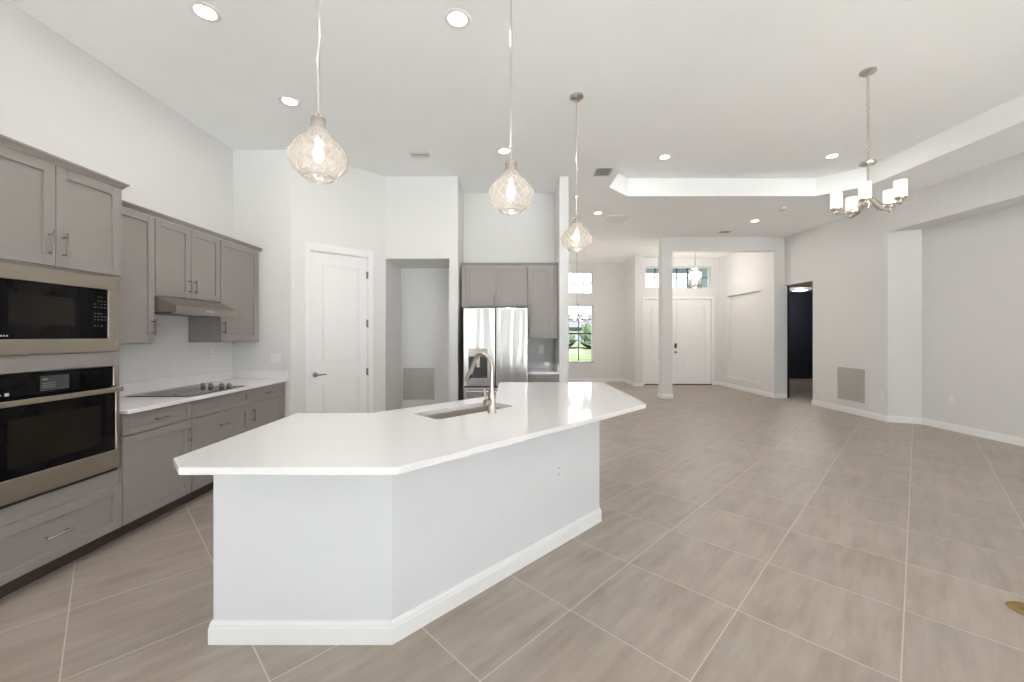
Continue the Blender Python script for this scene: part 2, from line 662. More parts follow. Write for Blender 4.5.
hw = MB()
hw.box(-1.735, -0.853, 5.606, 6.40, 2.475, C)
hw.box(-0.853, -0.733, 5.606, 6.40, 0, C)
hw.box(-1.855, -1.735, 5.62, 6.40, 0, C)
hw.box(-1.855, 0.797, 6.40, 6.52, 0, C)
struct('wall_hall', hw, M['paint'], 'white wall with the tall square opening of a shallow hall', 'wall')
struct('wall_refrigerator_recess', MB().box(-0.733, 0.67, 6.26, 6.40, 0, C), M['paint'], 'white wall at the back of the refrigerator recess', 'wall')
struct('wall_partition', MB().box(0.67, 0.797, 5.606, 12.3, 0, C), M['paint'], 'narrow white partition end right of the refrigerator', 'wall')

# dining wall with two windows (x 1.65..2.49)
WX0, WX1 = 1.655, 2.49
dw = MB()
dw.box(0.67, WX0, 12.3, 12.5, 0, C)
dw.box(WX1, 3.64, 12.3, 12.5, 0, C)
dw.box(WX0, WX1, 12.3, 12.5, 0, 0.60)
dw.box(WX0, WX1, 12.3, 12.5, 2.33, 2.68)
dw.box(WX0, WX1, 12.3, 12.5, 3.34, C)
struct('wall_dining', dw, M['paint'], 'far white dining room wall around the two windows', 'wall')
struct('wall_dining_end', MB().box(3.42, 3.64, 11.2, 12.3, 0, C), M['paint'], 'white wall end between dining window and entry door', 'wall')

# entry wall with double door and transom
EX0, EX1 = 3.80, 5.71
ew = MB()
ew.box(3.64, EX0, 11.55, 11.75, 0, C)
ew.box(EX1, 6.13, 11.55, 11.75, 0, C)
ew.box(EX0, EX1, 11.55, 11.75, 2.44, 2.763)
ew.box(EX0, EX1, 11.55, 11.75, 3.37, C)
struct('wall_entry', ew, M['paint'], 'white entry wall around the double front door and transom', 'wall')

fw = MB()
fw.box(6.02, 6.21, 9.13, 11.55, 0, C)
fw.box(5.92, 6.02, 9.13, 9.64, 0, C)
fw.box(5.92, 6.02, 11.1, 11.55, 0, C)
fw.box(5.92, 6.02, 9.64, 11.1, 0, 0.27)
fw.box(5.92, 6.02, 9.64, 11.1, 2.48, C)
struct('wall_foyer', fw, M['paint'], 'white foyer side wall with a tall shallow art niche', 'wall')

rw = MB()
rw.box(RW, 6.28, 6.63, 8.28, 0, C)
rw.box(RW, 6.28, 8.28, 9.13, 2.53, C)
rw.prism([(RW, 6.63), (6.66, 6.63), (6.66, 6.46), (RR, 6.46)], 0, 3.1)
rw.box(RR, 6.66, -4.2, 6.46, 0, 3.1)
rw.box(RW, 6.66, -4.2, 6.63, 3.1, C)
struct('wall_right', rw, M['paint'], 'long white right wall with a recess under a soffit', 'wall')

# dark room through the right-hand doorway
struct('ceiling_vestibule', MB().box(6.28, 7.6, 8.23, 9.40, 2.53, 2.75), M['paint'], 'low lintel over the dark doorway in the right wall', 'ceiling')
dr = MB()
dr.box(6.28, 9.9, 8.11, 8.23, 0, C)
dr.box(6.211, 6.31, 9.20, 13.3, 0, 2.9)
dr.box(6.21, 9.9, 13.2, 13.32, 0, 2.9)
dr.box(9.78, 9.9, 8.23, 13.2, 0, 2.9)
dr.box(7.6, 7.7, 8.23, 9.4, 0, 2.75)
dr.box(6.21, 9.9, 8.23, 13.32, 2.76, 2.9)
struct('wall_dark_room', dr, M['navy'], 'walls of the dim room through the right doorway, dimness in their navy colour', 'wall')

# column and entry beam
cbm = MB()
cbm.box(3.37, 3.60, 9.05, 9.28, 0, C)
cbm.box(3.60, 5.92, 9.05, 9.28, 3.31, C)
struct('column', cbm, M['paint'], 'square white column carrying the foyer beam', 'column')

# unseen rear wall; glass doors added for daylight and refrigerator reflections
REAR = [('door_added_3', -3.2, -1.55, 1, 'added glass door for daylight in the unseen rear wall'),
        ('door_added_4', 0.85, 5.3, 3, 'added wide sliding glass doors for daylight in the unseen rear wall')]
bw = MB()
xs = [LW - T] + [v for q in REAR for v in q[1:3]] + [6.66]
for x0, x1 in zip(xs[0::2], xs[1::2]):
    bw.box(x0, x1, -4.32, -4.2, 0, C)
for q in REAR:
    bw.box(q[1], q[2], -4.32, -4.2, 2.75, C)
struct('wall_rear', bw, M['paint'], 'unseen white rear wall around the added glass doors', 'wall')
for nm, xa, xb, n, lab in REAR:
    d4 = thing(nm, lab, nm.split('_')[0], ((xa + xb) / 2, -4.26, 0), 0, None, 'structure')
    pw_ = (xb - xa) / n
    for k in range(n):
        x0 = -(xb - xa) / 2 + k * pw_
        e = min(0.06, pw_ * 0.12)
        f = MB()
        f.box(x0, x0 + e, -0.02, 0.02, 0, 2.75).box(x0 + pw_ - e, x0 + pw_, -0.02, 0.02, 0, 2.75)
        f.box(x0 + e, x0 + pw_ - e, -0.02, 0.02, 0, 0.08).box(x0 + e, x0 + pw_ - e, -0.02, 0.02, 2.68, 2.75)
        fr = f.build('panel_frame', M['whiteframe'], d4, smooth=False)
        MB().box(x0 + e, x0 + pw_ - e, -0.004, 0.004, 0.08, 2.68).build('pane', M['glass'], fr, smooth=False)

# ------------------------------------------------------------------ baseboards
BP = [(0, 0), (0.015, 0), (0.015, 0.072), (0.012, 0.080), (0.012, 0.088), (0.006, 0.104), (0, 0.104)]


def baseboard(name, label, *paths):
    b = MB()
    for p in paths:
        b.sweep(p, BP)
    struct(name, b, M['trim'], label, 'baseboard')


baseboard('baseboard_right', 'white baseboard along the right wall and its recess',
          [(6.28, 8.28), (RW, 8.28), (RW, 6.63), (RR, 6.46), (RR, -4.2)])
baseboard('baseboard_foyer', 'white baseboard along the foyer side wall', [(EX1 + 0.07, 11.55), (5.92, 11.55), (5.92, 9.13), (6.20, 9.13)])
baseboard('baseboard_dining', 'white baseboard below the dining window', [(0.797, 5.606), (0.797, 12.3), (3.42, 12.3), (3.42, 11.2), (3.64, 11.2), (3.64, 11.55), (EX0 - 0.07, 11.55)])
bb = MB().sweep([(3.37, 9.05), (3.60, 9.05), (3.60, 9.28), (3.37, 9.28)], BP, closed=True)
struct('baseboard_column', bb, M['trim'], 'white baseboard wrapped around the square column foot', 'baseboard')
hb = MB()
hb.sweep([(-1.735, 5.606), (-1.735, 6.40), (-0.853, 6.40), (-0.853, 5.606), (-0.733, 5.606)], BP)
struct('baseboard_hall', hb, M['trim'], 'white baseboard inside the shallow hall opening', 'baseboard')
baseboard('baseboard_partition', 'white baseboard at the foot of the partition end', [(0.67, 5.606), (0.797, 5.606)])


# ------------------------------------------------------------------ doors
def panel_leaf(mb, x0, x1, z0, z1, yf, th, panels, stile=0.115):
    """moulded door leaf, face at y = yf looking to -y; panels are (z0, z1)"""
    yb = yf + th
    mb.box(x0, x1, yf + 0.015, yb, z0, z1)
    mb.box(x0, x0 + stile, yf, yf + 0.016, z0, z1, 0.002)
    mb.box(x1 - stile, x1, yf, yf + 0.016, z0, z1, 0.002)
    edges = [z0] + [v for p in panels for v in p] + [z1]
    for a, b in zip(edges[0::2], edges[1::2]):
        mb.box(x0 + stile, x1 - stile, yf, yf + 0.016, a, b, 0.002)
    for a, b in panels:
        mb.box(x0 + stile + 0.035, x1 - stile - 0.035, yf + 0.003, yf + 0.0165, a + 0.035, b - 0.035, 0.011, 1)


d1 = thing('door_1', 'white two-panel pantry door in the angled wall', 'door', (PA.x, PA.y, 0), pang, None, 'structure')
cs = MB()
for x0, x1, z0, z1 in ((0.143, 0.209, 0, 2.545), (0.937, 1.003, 0, 2.545), (0.209, 0.937, 2.455, 2.545)):
    cs.box(x0, x1, -0.016, -0.001, z0, z1, 0.003)
    cs.box(x0 + 0.012, x1 - 0.012, -0.021, -0.015, z0, z1 - (0.012 if z0 == 0 else 0), 0.002)
cs.build('casing', M['trim'], d1, smooth=False)
jb = MB().box(0.201, 0.211, 0, T, 0, 2.45).box(0.935, 0.945, 0, T, 0, 2.45).box(0.211, 0.935, 0, T, 2.45, 2.461)
jb.build('jamb', M['trim'], d1, smooth=False)
lf = MB()
panel_leaf(lf, 0.214, 0.932, 0.008, 2.446, 0.012, 0.036, [(0.24, 0.86), (1.06, 2.30)])
leaf = lf.build('door_leaf', M['trim'], d1, smooth=False)
lv = MB()
lv.cyl((0.272, 0.012, 0.93), (0.272, 0.0, 0.93), 0.031, 24, bev=0.003)
lv.cyl((0.272, 0.0, 0.93), (0.272, -0.045, 0.93), 0.010, 14)
lv.tube([(0.268, -0.045, 0.93), (0.30, -0.047, 0.931), (0.345, -0.045, 0.933), (0.385, -0.040, 0.934)], [0.010, 0.0095, 0.008, 0.007], 10)
h = lv.build('door_handle', M['pull'], leaf)
for z in (2.22, 1.57, 0.93, 0.25):
    MB().cyl((0.934, -0.004, z - 0.05), (0.934, -0.004, z + 0.05), 0.007, 10).box(0.915, 0.934, 0.006, 0.0125, z - 0.045, z + 0.045).build('hinge', M['pull'], d1)
MB().cyl((0.925, -0.004, 1.60), (0.925, -0.004, 1.625), 0.009, 10).tube([(0.925, -0.006, 1.612), (0.905, -0.03, 1.612), (0.895, -0.05, 1.612)], 0.004, 8).build('door_stop', M['pull'], d1)

d2 = thing('door_2', 'white double front entry door with black keypad lock', 'door', (EX0, 11.55, 0), 0, None, 'structure')
EWD = EX1 - EX0
cs = MB()
for x0, x1, z0, z1 in ((-0.065, 0.0, 0, 2.51), (EWD, EWD + 0.065, 0, 2.51), (0.0, EWD, 2.44, 2.51)):
    cs.box(x0, x1, -0.016, -0.001, z0, z1, 0.003)
cs.build('casing', M['trim'], d2, smooth=False)
mid = 0.945
for x0, x1 in ((0.008, mid - 0.003), (mid + 0.003, EWD - 0.008)):
    l2 = MB()
    panel_leaf(l2, x0, x1, 0.025, 2.432, 0.03, 0.045, [(0.30, 0.82), (1.02, 2.22)], 0.16)
    lo = l2.build('door_leaf', M['trim'], d2, smooth=False)
    if x0 < 0.1:
        MB().box(mid - 0.02, mid + 0.024, 0.012, 0.0295, 0.03, 2.43, 0.003).build('astragal', M['trim'], lo, smooth=False)
        k = MB().box(mid - 0.085, mid - 0.025, 0.004, 0.029, 1.04, 1.18, 0.006, 2).build('keypad_lock', M['black'], lo)
        MB().box(mid - 0.075, mid - 0.035, 0.002, 0.0045, 1.05, 1.07).build('lock_strip', M['ventgrey'], k)
        MB().cyl((mid - 0.058, 0.029, 0.93), (mid - 0.058, 0.018, 0.93), 0.03, 20).cyl((mid - 0.058, 0.02, 0.93), (mid - 0.058, -0.02, 0.93), 0.01, 12).sphere((mid - 0.058, -0.035, 0.93), 0.028, (1, 0.75, 1)).build('door_knob', M['pull'], lo)
MB().box(0.0, EWD, 0.0, 0.12, 0.0, 0.022).build('threshold', M['toe'], d2, smooth=False)


# ------------------------------------------------------------------ windows
def window(name, label, x0, x1, z0, z1, yw, nx, nz, sill=False, midrail=False):
    """yw: interior wall face; the sash sits in the outer part of the wall"""
    w = thing(name, label, 'window', ((x0 + x1) / 2, yw, z0), 0, None, 'structure')
    W2 = (x1 - x0) / 2
    H = z1 - z0
    ys = 0.13
    f = MB()
    fr = 0.028
    f.box(-W2, -W2 + fr, ys, ys + 0.05, 0, H).box(W2 - fr, W2, ys, ys + 0.05, 0, H)
    f.box(-W2 + fr, W2 - fr, ys, ys + 0.05, 0, fr).box(-W2 + fr, W2 - fr, ys, ys + 0.05, H - fr, H)
    f.build('window_frame', M['whiteframe'], w, smooth=False)
    MB().box(-W2 + fr, W2 - fr, ys + 0.024, ys + 0.030, fr, H - fr).build('pane', M['glass'], w, smooth=False)
    b = MB()
    for i in range(1, nx):
        x = -W2 + 2 * W2 * i / nx
        b.box(x - 0.014, x + 0.014, ys + 0.012, ys + 0.023, fr, H - fr)
    for j in range(1, nz):
        z = H * j / nz
        hh = 0.022 if (midrail and j == nz // 2) else 0.014
        b.box(-W2 + fr, W2 - fr, ys + 0.010, ys + 0.0235, z - hh, z + hh)
    b.build('muntin', M['bronze'], w, smooth=False)
    if sill:
        MB().box(-W2 - 0.0, W2 + 0.0, 0.0, ys - 0.002, 0.0005, 0.018).box(-W2 - 0.03, W2 + 0.03, -0.03, -0.001, -0.012, 0.018, 0.004).build('sill', M['sill'], w, smooth=False)
    return w


window('window_1', 'tall divided dining room window looking onto the lawn', WX0, WX1, 0.60, 2.33, 12.3, 2, 4, True, True)
window('window_2', 'small upper dining room window of six panes', WX0, WX1, 2.68, 3.34, 12.3, 3, 2)
window('window_3', 'wide transom window above the front door', 3.835, 5.70, 2.763, 3.37, 11.55, 6, 2)
tr = MB().box(3.80, 3.834, 11.55, 11.75, 2.763, 3.37).box(5.701, 5.71, 11.55, 11.75, 2.763, 3.37)
struct('trim_1', tr, M['paint'], 'white reveal at the ends of the transom window', 'trim')

# ------------------------------------------------------------------ outside
lw = MB()
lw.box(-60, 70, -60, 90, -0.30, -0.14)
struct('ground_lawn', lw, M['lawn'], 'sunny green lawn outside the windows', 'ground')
rp = MB().box(-9, 13, -16, -4.33, -0.14, -0.03)  # unseen slab added to bounce sunlight indoors onto the ceiling
struct('ground_sun_bounce', rp, M['concrete'], 'added unseen pale slab bouncing sunlight in through the rear doors', 'ground')
pc = MB().box(3.05, 6.28, 11.75, 13.8, -0.14, -0.02)
struct('ground_porch', pc, M['concrete'], 'pale concrete slab of the front porch', 'ground')
pw = MB().box(5.92, 6.13, 11.75, 13.6, 0, C).box(3.05, 6.2, 13.4, 13.6, 3.48, 3.9).box(3.05, 6.2, 12.52, 13.4, C, 3.7).box(3.05, 3.4, 13.3, 13.6, -0.02, 3.48)
struct('wall_porch', pw, M['stucco'], 'stucco porch wall and beam beyond the transom, coloured for blue sky-lit shade', 'wall')

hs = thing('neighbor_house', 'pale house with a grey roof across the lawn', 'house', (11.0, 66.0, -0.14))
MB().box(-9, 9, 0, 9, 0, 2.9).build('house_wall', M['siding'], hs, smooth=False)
rf = bmesh.new()
rv = [rf.verts.new(p) for p in ((-9.6, -0.6, 2.8), (9.6, -0.6, 2.8), (9.6, 9.6, 2.8), (-9.6, 9.6, 2.8), (-5, 4.5, 5.2), (5, 4.5, 5.2))]
for f in ((0, 1, 5, 4), (1, 2, 5), (2, 3, 4, 5), (3, 0, 4), (3, 2, 1, 0)):
    rf.faces.new([rv[i] for i in f])
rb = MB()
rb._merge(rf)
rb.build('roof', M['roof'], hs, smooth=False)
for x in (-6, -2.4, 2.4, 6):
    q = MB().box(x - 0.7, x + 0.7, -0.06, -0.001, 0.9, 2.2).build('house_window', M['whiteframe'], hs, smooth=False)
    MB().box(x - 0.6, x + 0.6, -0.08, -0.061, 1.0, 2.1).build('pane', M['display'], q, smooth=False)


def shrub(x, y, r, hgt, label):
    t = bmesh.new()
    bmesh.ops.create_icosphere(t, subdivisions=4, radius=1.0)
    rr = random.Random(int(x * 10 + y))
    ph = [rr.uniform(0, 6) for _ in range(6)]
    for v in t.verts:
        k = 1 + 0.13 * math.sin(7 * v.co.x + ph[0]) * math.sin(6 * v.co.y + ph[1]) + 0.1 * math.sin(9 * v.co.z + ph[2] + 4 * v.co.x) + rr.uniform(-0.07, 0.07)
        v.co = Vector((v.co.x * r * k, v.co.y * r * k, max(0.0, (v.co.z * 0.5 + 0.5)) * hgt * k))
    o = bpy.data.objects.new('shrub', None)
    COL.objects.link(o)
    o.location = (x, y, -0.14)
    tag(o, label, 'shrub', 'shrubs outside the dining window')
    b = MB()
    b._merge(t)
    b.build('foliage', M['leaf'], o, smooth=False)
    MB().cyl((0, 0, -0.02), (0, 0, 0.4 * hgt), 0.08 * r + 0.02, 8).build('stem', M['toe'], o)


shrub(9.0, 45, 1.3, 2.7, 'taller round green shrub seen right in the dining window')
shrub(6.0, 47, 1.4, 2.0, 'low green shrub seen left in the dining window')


# ------------------------------------------------------------------ cabinet parts
def shaker(parent, name, x0, x1, z0, z1, yf, m=None, rail=0.058, label=None):
    """shaker front with its face at y=yf, looking to -y, 20 mm thick"""
    b = MB()
    yb = yf + 0.019
    b.box(x0, x0 + rail, yf, yb, z0, z1, 0.0015)
    b.box(x1 - rail, x1, yf, yb, z0, z1, 0.0015)
    b.box(x0 + rail, x1 - rail, yf, yb, z0, z0 + rail, 0.0015)
    b.box(x0 + rail, x1 - rail, yf, yb, z1 - rail, z1, 0.0015)
    b.box(x0 + rail - 0.002, x1 - rail + 0.002, yf + 0.011, yb, z0 + rail - 0.002, z1 - rail + 0.002)
    o = b.build(name, m or M['cabinet'], parent, smooth=False)
    return o


def pull(parent, x, z, yf, vertical=True, L=0.15, m=None):
    b = MB()
    h2 = L / 2
    if vertical:
        b.cyl((x, yf - 0.032, z - h2), (x, yf - 0.032, z + h2), 0.006, 12, bev=0.0015)
        for s in (-1, 1):
            b.cyl((x, yf, z + s * h2 * 0.7), (x, yf - 0.032, z + s * h2 * 0.7), 0.005, 10)
    else:
        b.cyl((x - h2, yf - 0.032, z), (x + h2, yf - 0.032, z), 0.006, 12, bev=0.0015)
        for s in (-1, 1):
            b.cyl((x + s * h2 * 0.7, yf, z), (x + s * h2 * 0.7, yf - 0.032, z), 0.005, 10)
    return b.build('handle', m or M['pull'], parent)


CROWN = [(0, 0), (0.005, 0), (0.008, 0.009), (0.021, 0.027), (0.026, 0.029), (0.026, 0.041), (0, 0.041)]


def crown(parent, path, z):
    b = MB()
    b.sweep(path, [(o, z + h) for o, h in CROWN])
    return b.build('crown', M['cabinet'], parent, smooth=False)


G = 0.002      # half the gap between neighbouring fronts
GB, GW = 'base cabinets below the left counter', 'wall cabinets above the left counter'
Q = PI / 2     # local -y faces the room (+x); local x runs away from the camera

# --- tall oven cabinet
OY0 = 1.965
OW = 0.808
oc = thing('oven_cabinet', 'tall grey cabinet housing the microwave and wall oven', 'cabinet', (LW, OY0, 0), Q)
b = MB()
D = 0.615
b.box(0, 0.03, -D, -0.002, 0.108, 2.425).box(OW - 0.03, OW - 0.001, -D, -0.002, 0.108, 2.425)
b.box(0.03, OW - 0.03, -0.02, -0.002, 0.108, 2.425)
b.box(0.03, OW - 0.03, -D, -0.02, 0.40, 0.508)
b.box(0.03, OW - 0.03, -D, -0.02, 1.215, 1.309)
b.box(0.03, OW - 0.03, -D, -0.02, 1.801, 1.825)
b.box(0.03, OW - 0.03, -D, -0.02, 2.39, 2.425)
b.box(0.03, OW - 0.03, -D, -0.02, 0.108, 0.13)
b.build('carcass', M['cabinet'], oc, smooth=False)
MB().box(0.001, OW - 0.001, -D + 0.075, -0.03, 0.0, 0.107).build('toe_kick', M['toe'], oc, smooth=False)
yf = -D - 0.02
for i, (x0, x1) in enumerate(((G, OW / 2 - G), (OW / 2 + G, OW - 0.003))):
    dd = shaker(oc, 'door', x0, x1, 1.82, 2.412, yf)
    pull(dd, (OW / 2 - 0.037) if i == 0 else (OW / 2 + 0.037), 1.945, yf, True, 0.15)
dd = shaker(oc, 'drawer', G, OW - 0.003, 0.113, 0.412, yf)
pull(dd, OW / 2, 0.262, yf, False, 0.15, M['nickel'])
crown(oc, [(0.0, yf), (OW, yf), (OW, -0.37)], 2.414)

# --- microwave
mw = thing('microwave', 'built-in microwave with black door and stainless surround', 'microwave', (LW, OY0, 1.311), Q)
MB().box(0.06, OW - 0.06, -0.60, -0.06, 0.0, 0.45).build('body', M['black'], mw, smooth=False)
b = MB()
y0, y1 = -D - 0.022, -D - 0.001
b.box(0.03, 0.782, y0, y1, 0.0, 0.085, 0.002).box(0.03, 0.782, y0, y1, 0.408, 0.487, 0.002)
b.box(0.03, 0.100, y0, y1, 0.0855, 0.4075, 0.002).box(0.71, 0.782, y0, y1, 0.0855, 0.4075, 0.002)
b.build('surround', M['steel'], mw, smooth=False)
dd = MB().box(0.102, 0.600, -D - 0.018, -D - 0.001, 0.087, 0.406, 0.002).build('door', M['blackglass'], mw, smooth=False)
dd['label'] = 'black glass door'
MB().box(0.18, 0.505, -D - 0.0195, -D - 0.0185, 0.165, 0.330).build('window', M['ovenwin'], dd, smooth=False)
b = MB()
for k, wd in enumerate((0.010, 0.004, 0.008, 0.008, 0.006, 0.008)):
    b.box(0.108 + k * 0.0125, 0.108 + k * 0.0125 + wd, -D - 0.0192, -D - 0.0184, 0.101, 0.109)
b.build('brand_lettering', M['mark'], dd, smooth=False)
cp = MB().box(0.604, 0.708, -D - 0.018, -D - 0.001, 0.087, 0.406, 0.002).build('control_panel', M['blackglass'], mw, smooth=False)
MB().box(0.640, 0.675, -D - 0.0192, -D - 0.0184, 0.350, 0.360).build('display', M['display'], cp, smooth=False)
for blk in ((0, 1, 2), (4, 5, 6), (8,)):
    b = MB()
    for r_ in blk:
        z = 0.325 - r_ * 0.020
        for c_ in range(4):
            x = 0.622 + c_ * 0.0215
            if (r_, c_) in ((0, 0), (1, 1), (4, 3), (8, 3)):
                continue
            wd = 0.012 if (r_ + c_) % 3 else 0.007
            b.box(x, x + wd, -D - 0.0192, -D - 0.0184, z, z + 0.004)
    b.build('button_lettering', M['ventgrey'], cp, smooth=False)

# --- wall oven
ov_ = thing('wall_oven', 'built-in stainless wall oven below the microwave', 'oven', (LW, OY0, 0.511), Q)
MB().box(0.04, OW - 0.04, -0.60, -0.06, 0.0, 0.69).build('body', M['black'], ov_, smooth=False)
y0, y1 = -D - 0.022, -D - 0.001
MB().box(0.745, 0.778, y0, y1, 0.571, 0.700, 0.002).build('side_trim', M['steel'], ov_, smooth=False)
MB().box(0.03, 0.062, y0, y1, 0.571, 0.700, 0.002).build('side_trim', M['steel'], ov_, smooth=False)
cp = MB().box(0.064, 0.743, y0 + 0.003, y1, 0.574, 0.700, 0.002).build('control_panel', M['blackglass'], ov_, smooth=False)
MB().box(0.325, 0.475, y0 + 0.0018, y0 + 0.0028, 0.592, 0.676).build('display', M['display'], cp, smooth=False)
b = MB()
b.box(0.335, 0.362, y0 + 0.0010, y0 + 0.0017, 0.653, 0.660)
for k in range(3):
    b.box(0.335, 0.40, y0 + 0.0010, y0 + 0.0017, 0.632 - 0.011 * k, 0.634 - 0.011 * k)
b.build('display_lettering', M['ventgrey'], cp, smooth=False)
b = MB()
for k, wd in enumerate((0.010, 0.006, 0.010, 0.006, 0.008)):
    b.box(0.090 + k * 0.0125, 0.090 + k * 0.0125 + wd, y0 + 0.0018, y0 + 0.0028, 0.590, 0.597)
b.build('brand_lettering', M['mark'], cp, smooth=False)
MB().box(0.164, 0.182, y0 + 0.0018, y0 + 0.0028, 0.586, 0.602).build('label_mark', M['mark'], cp, smooth=False)
b = MB()
yd0 = -D - 0.040
b.box(0.034, 0.772, yd0, y1, 0.022, 0.146, 0.003)
b.box(0.034, 0.066, yd0, y1, 0.1465, 0.567, 0.003).box(0.742, 0.772, yd0, y1, 0.1465, 0.567, 0.003)
dd = b.build('door', M['steel'], ov_, smooth=False)
gl = MB().box(0.067, 0.741, yd0 + 0.002, y1, 0.147, 0.566).build('door_glass', M['blackglass'], dd, smooth=False)
gl['label'] = 'black oven door glass'
MB().box(0.16, 0.65, yd0 + 0.0008, yd0 + 0.0018, 0.20, 0.46).build('oven_window', M['ovenwin'], dd, smooth=False)
MB().cyl((0.40, yd0 + 0.0005, 0.080), (0.40, yd0 - 0.0008, 0.080), 0.014, 24).build('emblem', M['hood'], dd)
b = MB()
b.box(0.055, 0.742, yd0 - 0.055, yd0 - 0.037, 0.537, 0.567, 0.004, 2)
b.box(0.075, 0.10, yd0 - 0.038, yd0 - 0.0005, 0.541, 0.563, 0.002).box(0.700, 0.725, yd0 - 0.038, yd0 - 0.0005, 0.541, 0.563, 0.002)
b.build('handle', M['steel'], dd, smooth=False)
MB().box(0.04, 0.772, y0, y1, 0.002, 0.0215).build('vent_slot', M['black'], ov_, smooth=False)


# --- base cabinets
def base_cab(y0, y1, label, kind, x_end=0.0):
    w = y1 - y0
    t = thing('base_cabinet', label, 'cabinet', (LW, y0, 0), Q, GB)
    MB().box(0.001, w - 0.001, -D, -0.002, 0.108, 0.874).build('carcass', M['cabinet'], t, smooth=False)
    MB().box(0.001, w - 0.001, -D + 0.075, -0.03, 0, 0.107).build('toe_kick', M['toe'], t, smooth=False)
    a, c = G + 0.003, w - G - x_end
    d = shaker(t, 'drawer', a, c, 0.728, 0.866, yf, rail=0.04)
    if kind != 'cooktop':
        pull(d, (a + c) / 2, 0.795, yf, False, 0.13)
        dr_ = shaker(t, 'door', a, c, 0.113, 0.718, yf)
        pull(dr_, c - 0.03 if kind == 'hinge_left' else a + 0.03, 0.60, yf, True, 0.13)
    else:
        e1 = shaker(t, 'drawer', a, c, 0.425, 0.718, yf)
        pull(e1, (a + c) / 2, 0.60, yf, False, 0.15)
        e2 = shaker(t, 'drawer', a, c, 0.113, 0.415, yf)
        pull(e2, (a + c) / 2, 0.30, yf, False, 0.15)
    return t


base_cab(2.775, 3.375, 'grey base cabinet beside the oven cabinet, one drawer over one door', 'hinge_left')
base_cab(3.375, 4.128, 'wide grey base cabinet of drawers under the cooktop', 'cooktop')
base_cab(4.128, 4.798, 'grey base cabinet at the wall end of the left counter', 'hinge_right', 0.06)

ct = MB()
ct.box(LW + 0.002, -2.62, 2.777, 4.797, 0.876, 0.906, 0.003, 2)
lc = ct.build('countertop', M['quartz'], None, smooth=False)
tag(lc, 'white quartz countertop along the left wall under the cooktop', 'countertop')
ob = Vector(lc.location)
bs = MB(Matrix.Translation(-ob)).box(LW + 0.001, LW + 0.021, 2.778, 4.797, 0.9065, 1.005, 0.002).box(LW + 0.0215, -2.63, 4.777, 4.797, 0.9065, 1.005, 0.002)
bs.build('backsplash', M['quartz'], lc, smooth=False)

ck = thing('cooktop', 'black glass electric cooktop set in the left counter', 'cooktop', (-2.93, 3.72, 0.9065))
MB().box(-0.255, 0.255, -0.36, 0.36, 0, 0.006, 0.002, 2).build('glass_top', M['blackglass'], ck, smooth=False)
b = MB()
for x, y, r in ((-0.11, -0.22, 0.075), (0.12, -0.20, 0.10), (-0.11, 0.05, 0.10), (0.13, 0.07, 0.075)):
    b.lathe([(r, 0.0062), (r + 0.004, 0.0062), (r + 0.004, 0.0066), (r, 0.0066)], (x, y, 0), 40, closed=True)
b.build('burner_ring', M['greyplastic'], ck)
for x in (-0.095, -0.02, 0.085, 0.16):
    kb = MB().lathe([(0, 0.0062), (0.019, 0.0062), (0.019, 0.010), (0.021, 0.012), (0.019, 0.036), (0.016, 0.038), (0, 0.038)], (x, 0.27, 0), 20).build('knob', M['pull'], ck)
    MB().box(x - 0.003, x + 0.003, 0.25, 0.285, 0.0382, 0.041).build('pointer', M['black'], kb, smooth=False)


# --- wall cabinets
def wall_cab(y0, y1, z0, label, doors, hz):
    w = y1 - y0
    DD = 0.31
    t = thing('wall_cabinet', label, 'cabinet', (LW, y0, z0), Q, GW)
    H = 2.40 - z0
    MB().box(0.001, w - 0.001, -DD, -0.002, 0, H).build('carcass', M['cabinet'], t, smooth=False)
    f = -DD - 0.02
    for (a, c, side) in doors:
        d = shaker(t, 'door', a, c, 0.012, H - 0.002, f)
        pull(d, c - 0.03 if side == 'r' else a + 0.03, hz - z0, f, True, 0.13)
    crown(t, [(0.0, f), (w, f)], H)
    return t


wall_cab(2.775, 3.378, 1.347, 'grey wall cabinet beside the tall oven cabinet', [(0.005, 0.598, 'r')], 1.485)
wall_cab(3.378, 4.136, 1.745, 'short grey two-door wall cabinet above the range hood', [(0.005, 0.376, 'r'), (0.381, 0.752, 'l')], 1.865)
wall_cab(4.136, 4.797, 1.345, 'grey wall cabinet at the far end beside the white wall', [(0.005, 0.60, 'l')], 1.495)

# --- range hood
rh = thing('range_hood', 'slim stainless range hood under the short wall cabinet', 'hood', (LW, 3.382, 1.598), Q)
XZ = Matrix(((0, 0, 1, 0), (1, 0, 0, 0), (0, 1, 0, 0), (0, 0, 0, 1)))      # prism (y,z) extruded along x
b = MB()
b.prism([(-0.003, 0.02), (-0.003, 0.145), (-0.335, 0.145), (-0.50, 0.068), (-0.50, 0.004), (-0.494, 0.0), (-0.46, 0.0), (-0.46, 0.02)], 0.002, 0.748, 0.0, m=XZ)
b.build('body', M['hood'], rh, smooth=False)
MB().box(0.03, 0.72, -0.44, -0.05, 0.008, 0.0195).build('filter', M['greyplastic'], rh, smooth=False)
MB().box(0.33, 0.43, -0.5025, -0.5005, 0.030, 0.044).build('badge', M['mark'], rh, smooth=False)
for k in range(2):
    MB().box(0.20 + 0.05 * k, 0.225 + 0.05 * k, -0.487, -0.468, -0.003, -0.0005).build('button', M['mark'], rh, smooth=False)


